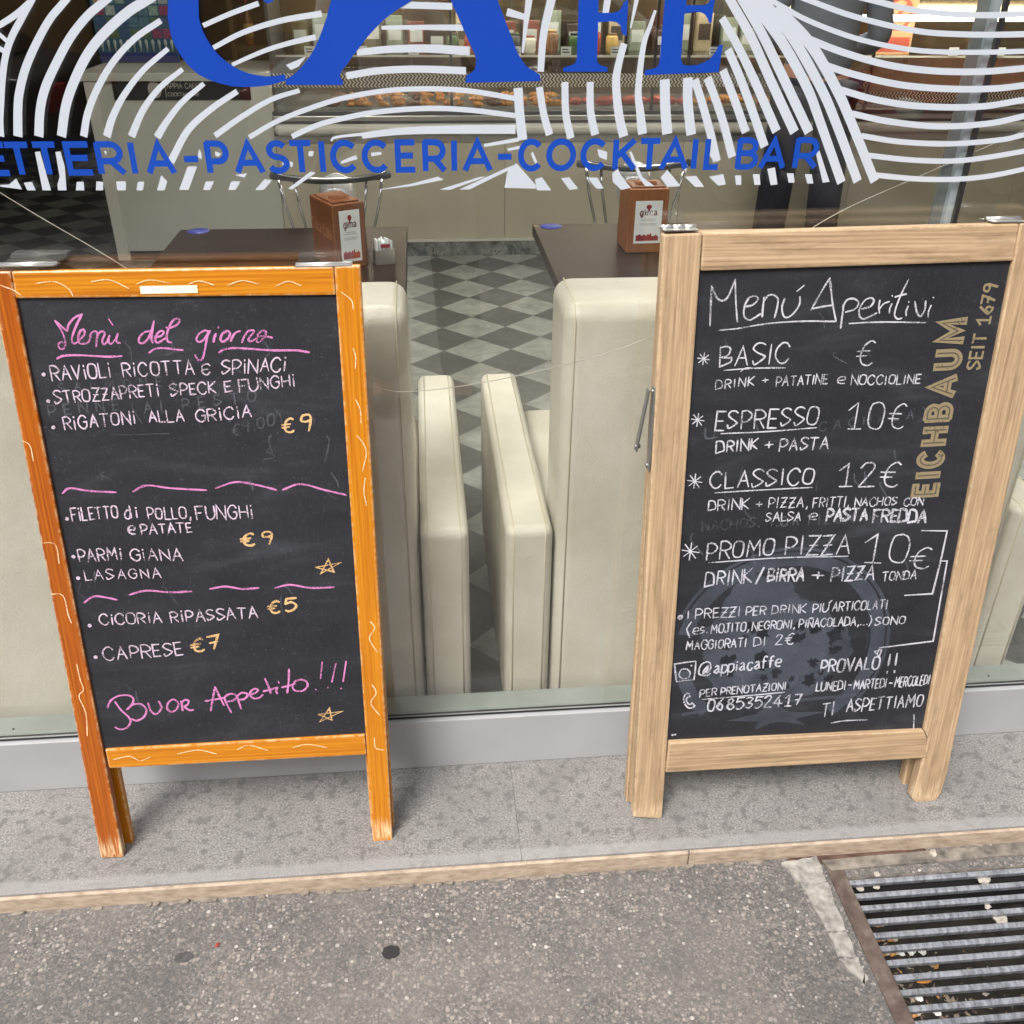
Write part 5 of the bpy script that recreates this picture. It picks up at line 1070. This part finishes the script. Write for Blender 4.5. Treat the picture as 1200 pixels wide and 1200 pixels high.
# pastries on the deck
def croissant(loc, s, rz, label, m):
    f = MB(); n = 14; pts = []; rr = []
    for i in range(n + 1):
        t = i / n; a = (t - .5) * 2.3; pts.append((s * math.sin(a), -s * .6 * math.cos(a) + s * .4, s * .28)); rr.append(s * (.06 + .30 * math.sin(math.pi * t)) * (1.08 if i % 2 else .94))
    f.tube(pts, rr, 10); o = f.build('croissant', m); o.location = loc; o.rotation_euler = (0, 0, rz); o.scale = (1, 1, .9); return tag(o, label, 'pastry', 'croissants in the display')
def bun(loc, s, label, m, nm='bun'):
    f = MB().lathe([(s * .75, 0), (s, s * .25), (s * .92, s * .6), (s * .55, s * .9), (s * .1, s * .98)], seg=18); o = f.build(nm, m); o.location = loc; return tag(o, label, 'pastry', 'round buns in the display')
pr = random.Random(3)
for i in range(45):
    x = -.44 + (i % 15) * .083 + pr.uniform(-.02, .02); croissant((x, YC + .13 + .085 * (i // 15) + pr.uniform(-.02, .02), .7685 + .012 * (i // 15)), pr.uniform(.042, .056), pr.uniform(-1.6, 1.6), 'croissant on the display deck left of the dark upright', M['choc'] if i % 5 == 0 else M['pastry'])
for i in range(9):
    x = .86 + i * .075; bun((x, YC + .16 + pr.uniform(-.01, .05), .7685), pr.uniform(.034, .046), 'red glazed bun on the display deck between croissants and dark upright', M['redpastry'])
for i in range(14):
    x = 1.5 + i * .068; bun((x, YC + .16 + pr.uniform(-.01, .08), .7685), pr.uniform(.034, .044), 'golden bun on the display deck right of the dark upright', M['pastry'] if i % 3 else M['pastry'])
for i in range(15):
    x = 2.5 + i * .085; bun((x, YC + .14 + pr.uniform(-.01, .06), .7685), pr.uniform(.036, .05), 'dark chocolate bun at the right end of the display', M['choc'])
# goods on the glass shelf: cake slices and jars
for i in range(9):
    x = .2 + i * .11 + pr.uniform(-.02, .02); h = pr.uniform(.07, .14)
    j = tag(empty('jar', (x, YC + .36, 1.0085)), 'glass jar on the middle glass shelf of the display', 'jar', 'jars on the glass shelf')
    MB().lathe([(.03, 0), (.034, .01), (.034, h * .8), (.024, h * .9)], seg=16).build('body', M['bot'][i % 6], j); MB().lathe([(.026, h * .9 + .001), (.026, h)], seg=16).build('lid', M['bot'][(i + 3) % 6], j)
for i in range(16):
    x = -.55 + i * .27
    if abs(x - 2.66) < .14: continue
    pt = tag(empty('price_tag', (x, YC + .19, 1.0095)), 'small white price tag on the edge of the middle display shelf', 'price tag', 'price tags along the display shelf')
    MB().box(-.028, .028, -.003, -.001, 0, .042).build('card', M['card'], pt); MB().box(-.02, .02, -.0036, -.0031, .012, .018).box(-.02, .012, -.0036, -.0031, .026, .031).build('print', M['dark'], pt)
BXC = ['red', 'cream', 'olive', 'dark brown', 'pale green']; bxm = [plain('box ' + n, srgb(*q), .5, var=.15, vscale=30) for n, q in zip(BXC, ((104, 50, 40), (150, 140, 116), (84, 80, 54), (52, 40, 32), (110, 122, 108)))]
for i in range(24):
    x = -.62 + i * .125 + pr.uniform(-.02, .02)
    if x > 2.3: break
    ci = pr.randrange(5); bx = tag(empty('sweet_box', (x, YC + .46 + pr.uniform(-.02, .02), 1.0085), (0, 0, pr.uniform(-.2, .2))), BXC[ci] + ' sweet box at the back of the middle display shelf', 'box', 'sweet boxes in the display'); hh = pr.uniform(.09, .2)
    MB().box(-.045, .045, 0, .05, 0, hh).build('carton', bxm[ci], bx, .003); MB().box(-.034, .034, -.0012, -.0003, hh * .3, hh * .72).build('label', M['pale_print'] if ci != 1 else M['walld'], bx)
sg = tag(empty('ring_sign', (2.66, YC + .3, 1.0085)), 'orange card with a red crossed ring in the display at the right', 'sign')
MB().box(-.10, .10, 0, .006, 0, .30).build('card', plain('orange beige card', srgb(206, 160, 118), .6, var=.15), sg)
rb = Ribbon(lambda a, b, l: (a, -.0008 - l, b)); rb.stroke(ell(0, .2, .07, .075, 0, 345, 24), .018, closed=True); rb.stroke([(-.045, .145), (.045, .255)], .016); rb.poly([(-.09, .01), (.09, .01), (.09, .085), (-.09, .085)]); rb.build('ring_print', plain('brick red print', srgb(176, 78, 60), .6), sg)
# left cabinet with the name plate
c = tag(empty('cabinet', (-1.2, YC, 0)), 'pale cabinet with the dark café name plate, left end of the counter', 'cabinet'); CO = -1.2
def cb(name, x0, x1, y0, y1, z0, z1, m, bev=0, par=None): return MB().box(x0 - CO, x1 - CO, y0, y1, z0, z1).build(name, m, par or c, bev)
cb('front_panel', -1.605, -.754, 0, .02, .05, .905, M['cabinet'], .001); cb('edge_post', -1.668, -1.606, -.012, .03, 0, .905, M['trim'], .003); cb('plinth', -1.605, -.754, .01, .03, 0, .0495, M['dark']); cb('worktop', -1.69, -.754, -.02, .6, .906, .945, M['cabinet'], .003); cb('body', -1.66, -.754, .031, .6, .0, .905, M['cabinet'])
pl = cb('name_plate', -1.532, -.849, -.006, -.0005, .817, .917, M['dark'], .002)
rb = Ribbon(lambda a, b, l: (a - CO, -.0066 - l, b)); rb.poly([(-1.325 + .034 * math.cos(t), .866 + .040 * math.sin(t)) for t in [i * math.pi / 14 for i in range(28)]]); rb.stroke([(-1.272, .83), (-1.272, .902)], .004, caps=False)
write(rb, 'APPIA CAFFE', (-1.262, .872), (-1.09, .872), .024, .004, (0, 1), jit=0, rough=0); write(rb, "COCKTAIL BAR", (-1.262, .836), (-1.11, .836), .016, .003, (0, 1), jit=0, rough=0)
rb.build('plate_lettering', plain('pale plate print', srgb(178, 174, 166), .5), pl)
# picture board of ice creams on the cabinet
q0, q1 = Yp(119, 75, YC + .45), Yp(200, 4, YC + .45)
pb = tag(empty('price_board', (q0.x, YC + .45, .947)), 'colourful picture board of ice creams standing on the cabinet', 'board'); Wb, Hb = q1.x - q0.x, 1.5 - .947
MB().box(0, Wb, 0, .02, 0, Hb).build('panel', plain('teal board', srgb(66, 104, 128), .4, var=.3, vscale=20), pb)
rr = random.Random(11); cols = [srgb(*q) for q in ((150, 178, 170), (96, 132, 150), (196, 178, 130), (150, 80, 110), (70, 98, 140), (176, 190, 190), (96, 120, 90))]
cm = [plain('board picture %d' % i, q, .5, var=.35, vscale=60) for i, q in enumerate(cols)]
fs = [MB() for _ in cols]
for r_ in range(8):
    n = 7; 
    for i in range(n):
        x0 = Wb * (.03 + .94 * i / n); z0 = .115 + r_ * .055; fs[rr.randrange(len(cols))].box(x0 + .004, x0 + Wb * .94 / n - .004, -.0014, -.0004, z0 + .004, z0 + .05)
for ff, mm in zip(fs, cm):
    if ff.v: ff.build('picture', mm, pb)
f = MB().box(.004, Wb - .004, -.0012, -.0004, .005, .05); f.build('price_strip', plain('deep blue strip', srgb(52, 66, 128), .5), pb)
f = MB()
for i in range(12): f.lathe([(.003, 0), (.009, .05), (.002, .06)], (Wb * (.06 + .08 * i), -.008, .055), 8)
f.build('cone_row', cm[5], pb)
# shelving behind the counter, with bottles
sh = tag(empty('back_shelf', (1.2, 5.6, 0)), 'tall brown wooden shelving behind the counter', 'shelving')
f = MB()
MB().box(-2.4, 2.9, .34, .36, 0, 2.4).build('back_board', M['brownwood'], sh)
for z in (.93, 1.32, 1.75): MB().box(-2.4, 2.9, 0, .339, z - .03, z).build('shelf_board', M['brownwood'], sh)
for x in (-2.4, -1.1, .25, 1.5, 2.87): MB().box(x, x + .03, -.004, .338, 0, 2.4).build('shelf_upright', M['brownwood'], sh)
MB().box(-2.36, 2.86, .01, .03, .02, .899).build('cupboard_front', M['walld'], sh)
BL = ['green glass bottle', 'red brown bottle', 'amber bottle', 'dark bottle', 'pale frosted bottle', 'brown bottle']
for i in range(30):
    x = -1.1 + i * .155 + pr.uniform(-.03, .03); s_ = pr.uniform(.85, 1.15); ci = pr.randrange(6)
    if min(abs(x - q) for q in (-1.2, .1, 1.45, 1.7, 2.7, 4.07)) < .02: continue
    j = tag(empty('bottle', (x, 5.6 + pr.uniform(.08, .2), .9305)), BL[ci] + ' on the lowest shelf behind the counter', 'bottle', 'bottles on the shelving')
    MB().lathe([(.034 * s_, 0), (.037 * s_, .01), (.037 * s_, .17 * s_), (.016 * s_, .23 * s_), (.015 * s_, .29 * s_)], seg=14).build('body', M['bot'][ci], j); MB().lathe([(.017 * s_, .2905 * s_), (.017 * s_, .31 * s_)], seg=12).build('cap', M['bot'][(ci + 2) % 6], j)
    MB().lathe([(.0375 * s_, .05), (.0375 * s_, .13)], seg=14).build('label', M['card'] if i % 2 else M['bot'][2], j)

# --- customer standing at the counter
def skin(name, J, E, m, par=None, sub=2, root=0):
    me = bpy.data.meshes.new(name); me.from_pydata([j[0] for j in J], E, []); o = bpy.data.objects.new(name, me); COL.objects.link(o)
    sk = o.modifiers.new('skin', 'SKIN'); sk.use_smooth_shade = True
    for v, j in zip(me.skin_vertices[0].data, J): v.radius = j[1] if isinstance(j[1], tuple) else (j[1], j[1])
    me.skin_vertices[0].data[root].use_root = True
    ss = o.modifiers.new('sub', 'SUBSURF'); ss.levels = ss.render_levels = sub
    me.materials.append(m)
    if par: o.parent = par
    return o
PX, PY = 1.96, 3.50
P_ = tag(empty('person', (PX, PY, 0), (0, 0, R(-4))), 'person in navy trousers and grey blue jacket standing at the counter', 'person')
J = [((0, 0, .96), (.15, .11)), ((0, .01, 1.12), (.14, .10)), ((0, .0, 1.32), (.17, .11)), ((0, .01, 1.45), (.11, .08)), ((0, .02, 1.53), .052), ((0, .045, 1.60), (.075, .09)), ((0, .05, 1.70), (.078, .10)), ((0, .04, 1.77), (.05, .06)),
     ((-.11, .0, .90), .095), ((-.125, .0, .50), .065), ((-.14, -.02, .09), .045), ((-.145, .11, .035), .04), ((.11, .0, .90), .095), ((.135, .01, .50), .065), ((.15, -.01, .09), .045), ((.155, .12, .035), .04),
     ((-.20, .0, 1.41), .058), ((-.27, .02, 1.14), .045), ((-.22, .24, 1.05), .035), ((-.19, .32, 1.06), (.04, .02)), ((.20, .0, 1.41), .058), ((.28, .0, 1.14), .045), ((.22, .22, 1.08), .035), ((.19, .30, 1.09), (.04, .02))]
Ed = [(0, 1), (1, 2), (2, 3), (3, 4), (4, 5), (5, 6), (6, 7), (0, 8), (8, 9), (9, 10), (10, 11), (0, 12), (12, 13), (13, 14), (14, 15), (3, 16), (16, 17), (17, 18), (18, 19), (3, 20), (20, 21), (21, 22), (22, 23)]
skin('body', J, Ed, M['skin'], P_)
T = [((0, 0, .97), (.165, .125)), ((-.11, 0, .88), .112), ((-.125, 0, .50), .092), ((-.142, -.015, .07), .088), ((.11, 0, .88), .112), ((.137, .01, .50), .092), ((.152, -.005, .07), .088)]
skin('trousers', T, [(0, 1), (1, 2), (2, 3), (0, 4), (4, 5), (5, 6)], M['navy'], P_)
Jk = [((0, 0, .92), (.19, .145)), ((0, .01, 1.12), (.175, .13)), ((0, .0, 1.34), (.20, .13)), ((0, .01, 1.47), (.12, .09)), ((-.21, .0, 1.42), .075), ((-.275, .02, 1.14), .062), ((-.225, .22, 1.055), .052), ((.21, .0, 1.42), .075), ((.285, .0, 1.14), .062), ((.225, .20, 1.08), .052)]
skin('jacket', Jk, [(0, 1), (1, 2), (2, 3), (3, 4), (4, 5), (5, 6), (3, 7), (7, 8), (8, 9)], M['greyblue'], P_)
skin('hair', [((0, .0, 1.60), (.07, .06)), ((0, .01, 1.71), (.088, .10)), ((0, .05, 1.79), (.07, .09))], [(0, 1), (1, 2)], M['hair'], P_)
for sx in (-1, 1):
    for kf in range(5):
        hx = sx * (.19 - .008 * kf) ; bx, by, bz = sx * (.205 - .012 * kf), (.34 if sx < 0 else .32) + .006 * (2 - abs(kf - 2)), (1.062 if sx < 0 else 1.092) - .004 * kf
        ln = (.045, .062, .068, .062, .05)[kf]
        skin('finger', [((bx, by, bz), .009), ((bx - sx * .004, by + ln * .5, bz - .006), .008), ((bx - sx * .006, by + ln, bz - .024), .006)], [(0, 1), (1, 2)], M['skin'], P_, 1)
    skin('shoe', [((sx * .147, -.05, .045), (.045, .045)), ((sx * .15, .06, .04), (.045, .04)), ((sx * .155, .16, .03), (.04, .03))], [(0, 1), (1, 2)], M['dark'], P_, 2)
# person taking the photograph: stands behind the camera, seen only as a reflection in the window
Q_ = tag(empty('person', (-.02, -1.98, GZ), (0, 0, R(4))), 'person in pale shirt and grey trousers taking the photograph, mirrored faintly in the window', 'person')
J = [((0, 0, .96), (.15, .11)), ((0, .01, 1.12), (.14, .10)), ((0, .0, 1.36), (.17, .11)), ((0, .01, 1.49), (.11, .08)), ((0, .03, 1.56), .052), ((0, .06, 1.63), (.075, .09)), ((0, .065, 1.72), (.078, .10)), ((0, .05, 1.79), (.05, .06)),
     ((-.11, .0, .90), .095), ((-.13, .02, .50), .065), ((-.15, -.02, .09), .045), ((-.155, .11, .035), .04), ((.11, .0, .90), .095), ((.13, .02, .50), .065), ((.15, -.02, .09), .045), ((.155, .11, .035), .04),
     ((-.20, .0, 1.44), .058), ((-.25, .14, 1.22), .045), ((-.13, .34, 1.44), .035), ((-.09, .38, 1.50), (.035, .02)), ((.20, .0, 1.44), .058), ((.25, .14, 1.22), .045), ((.13, .34, 1.44), .035), ((.09, .38, 1.50), (.035, .02))]
skin('body', J, Ed, M['skin'], Q_)
skin('trousers', [(q, r) for q, r in T], [(0, 1), (1, 2), (2, 3), (0, 4), (4, 5), (5, 6)], plain('grey trousers cloth', srgb(128, 128, 132), .9, var=.15, vscale=20), Q_)
Js = [((0, 0, .92), (.19, .145)), ((0, .01, 1.12), (.175, .13)), ((0, .0, 1.38), (.20, .13)), ((0, .01, 1.51), (.12, .09)), ((-.21, .0, 1.45), .075), ((-.255, .13, 1.23), .06), ((.21, .0, 1.45), .075), ((.255, .13, 1.23), .06)]
skin('shirt', Js, [(0, 1), (1, 2), (2, 3), (3, 4), (4, 5), (3, 6), (6, 7)], plain('pale shirt cloth', srgb(208, 208, 216), .9, var=.08, vscale=14), Q_)
skin('hair', [((0, .0, 1.64), (.07, .06)), ((0, .02, 1.73), (.088, .10)), ((0, .06, 1.81), (.07, .09))], [(0, 1), (1, 2)], M['hair'], Q_)
for sx in (-1, 1):
    for kf in range(5):
        z = 1.49 + .016 * kf
        skin('finger', [((sx * .088, .385, z), .009), ((sx * .075, .405, z + .003), .008), ((sx * .052, .409, z + .002), .0065)], [(0, 1), (1, 2)], M['skin'], Q_, 1)
    skin('shoe', [((sx * .15, -.05, .045), (.045, .045)), ((sx * .152, .06, .04), (.045, .04)), ((sx * .155, .16, .03), (.04, .03))], [(0, 1), (1, 2)], M['dark'], Q_, 2)
ph = tag(empty('phone', (-.02, -1.573, 1.50)), 'dark phone held upright by the person taking the photograph', 'phone'); MB().box(-.075, .075, -.004, .004, -.036, .036).build('case', M['dark'], ph, .004); MB().lathe([(.006, 0), (.006, .0015)], seg=14).build('camera_lens', M['black'], ph).location = (.055, .0042, .02)
# street opposite: parked cars and a house front, mirrored in the glass
def car(x, y, c, label, flip=1):
    k = tag(empty('parked_car', (x, y, GZ - .12), (0, 0, 0 if flip > 0 else math.pi)), label, 'car', 'cars parked across the street'); paint = plain('car paint ' + label[:12], c, .25, .2, .04)
    low = [(-2.0, .32), (-2.05, .55), (-1.98, .78), (-1.2, .92), (-.9, .95), (1.45, .98), (1.95, .90), (2.03, .6), (2.0, .32), (1.72, .30)]
    def arch(cx): return [(cx + .36 * math.cos(t), .30 + .36 * math.sin(t)) for t in [i * math.pi / 10 for i in range(11)]]
    prof = low[:-1] + [(1.72, .30)] + arch(1.3) + arch(-1.3) + [(-1.72, .30)]
    MB().prism([(a, -.85, b) for a, b in prof], (0, 1.7, 0)).build('body', paint, k, .05, 3)
    gh = [(-1.0, .93), (-.35, 1.40), (.95, 1.44), (1.55, .97)]
    f = MB(); n = len(gh); f.add([(a, -.80 + .14 * (b - .93) / .5, b) for a, b in gh] + [(a, .80 - .14 * (b - .93) / .5, b) for a, b in gh], [(0, 1, 2, 3), (7, 6, 5, 4), (0, 4, 5, 1), (1, 5, 6, 2), (2, 6, 7, 3), (3, 7, 4, 0)]); f.build('windows', M['carglass'], k, .03)
    MB().prism([(-.38, -.68, 1.402), (-.30, -.66, 1.452), (.92, -.66, 1.485), (.99, -.68, 1.446)], (0, 1.34, 0)).build('roof', paint, k, .02)
    for a, b in (((-.02, .95), (.02, 1.41)), ((.82, .97), (.90, 1.43)), ((-1.0, .95), (-.37, 1.41))):
        for sy in (-1, 1): MB().tube([(a[0], sy * .80, a[1]), (b[0], sy * .675, b[1])], .03, 6).build('pillar', paint, k)
    for wx in (-1.3, 1.3):
        for sy in (-1, 1):
            wh = MB().tube([(wx, sy * .66, .31), (wx, sy * .84, .31)], .31, 22).build('wheel', M['black'], k); MB().tube([(wx, sy * .835, .31), (wx, sy * .852, .31)], .19, 18).build('rim', M['steel'], wh)
    for sy in (-.6, .6): MB().box(-2.06, -1.97, sy - .18, sy + .18, .62, .74).build('headlight', M['trim'], k, .03); MB().box(1.97, 2.05, sy - .18, sy + .18, .70, .86).build('tail_light', M['redlens'], k, .03)
    MB().box(-.25, .0, -.862, -.851, .78, .81).build('door_handle', paint, k, .005)
M['carglass'] = plain('dark car glass', (.02, .022, .024), .06, 0, .02); M['redlens'] = plain('red lens', (.3, .01, .01), .2)
car(-4.4, -6.2, srgb(52, 56, 64), 'dark grey car parked across the street, mirrored in the glass'); car(.9, -6.1, srgb(206, 206, 204), 'white car parked across the street, mirrored in the glass', -1); car(5.6, -6.3, srgb(150, 38, 34), 'red car parked across the street, mirrored in the glass')
hb = tag(empty('house_front', (0, -15, GZ - .12)), 'ochre house front across the street, mirrored in the glass', 'building'); MB().box(-24, 24, -.5, 0, 0, 11).build('wall', plain('ochre plaster', srgb(196, 156, 104), .9, var=.1, vscale=1), hb)
for i in range(-5, 6):
    o = MB().box(i * 4 - .8, i * 4 + .8, .001, .05, .2 if i % 2 else .9, 2.6).build('shutter', M['walld'], hb); MB().box(i * 4 - .9, i * 4 + .9, .001, .12, 2.601, 2.72).build('lintel', M['concrete'], hb)
    for z in (4.2, 7.6): MB().box(i * 4 - .6, i * 4 + .6, .001, .06, z, z + 1.7).build('window', M['carglass'], hb)
SC.cycles.use_denoising = True
SC.cycles.max_bounces = 10; SC.cycles.transparent_max_bounces = 24
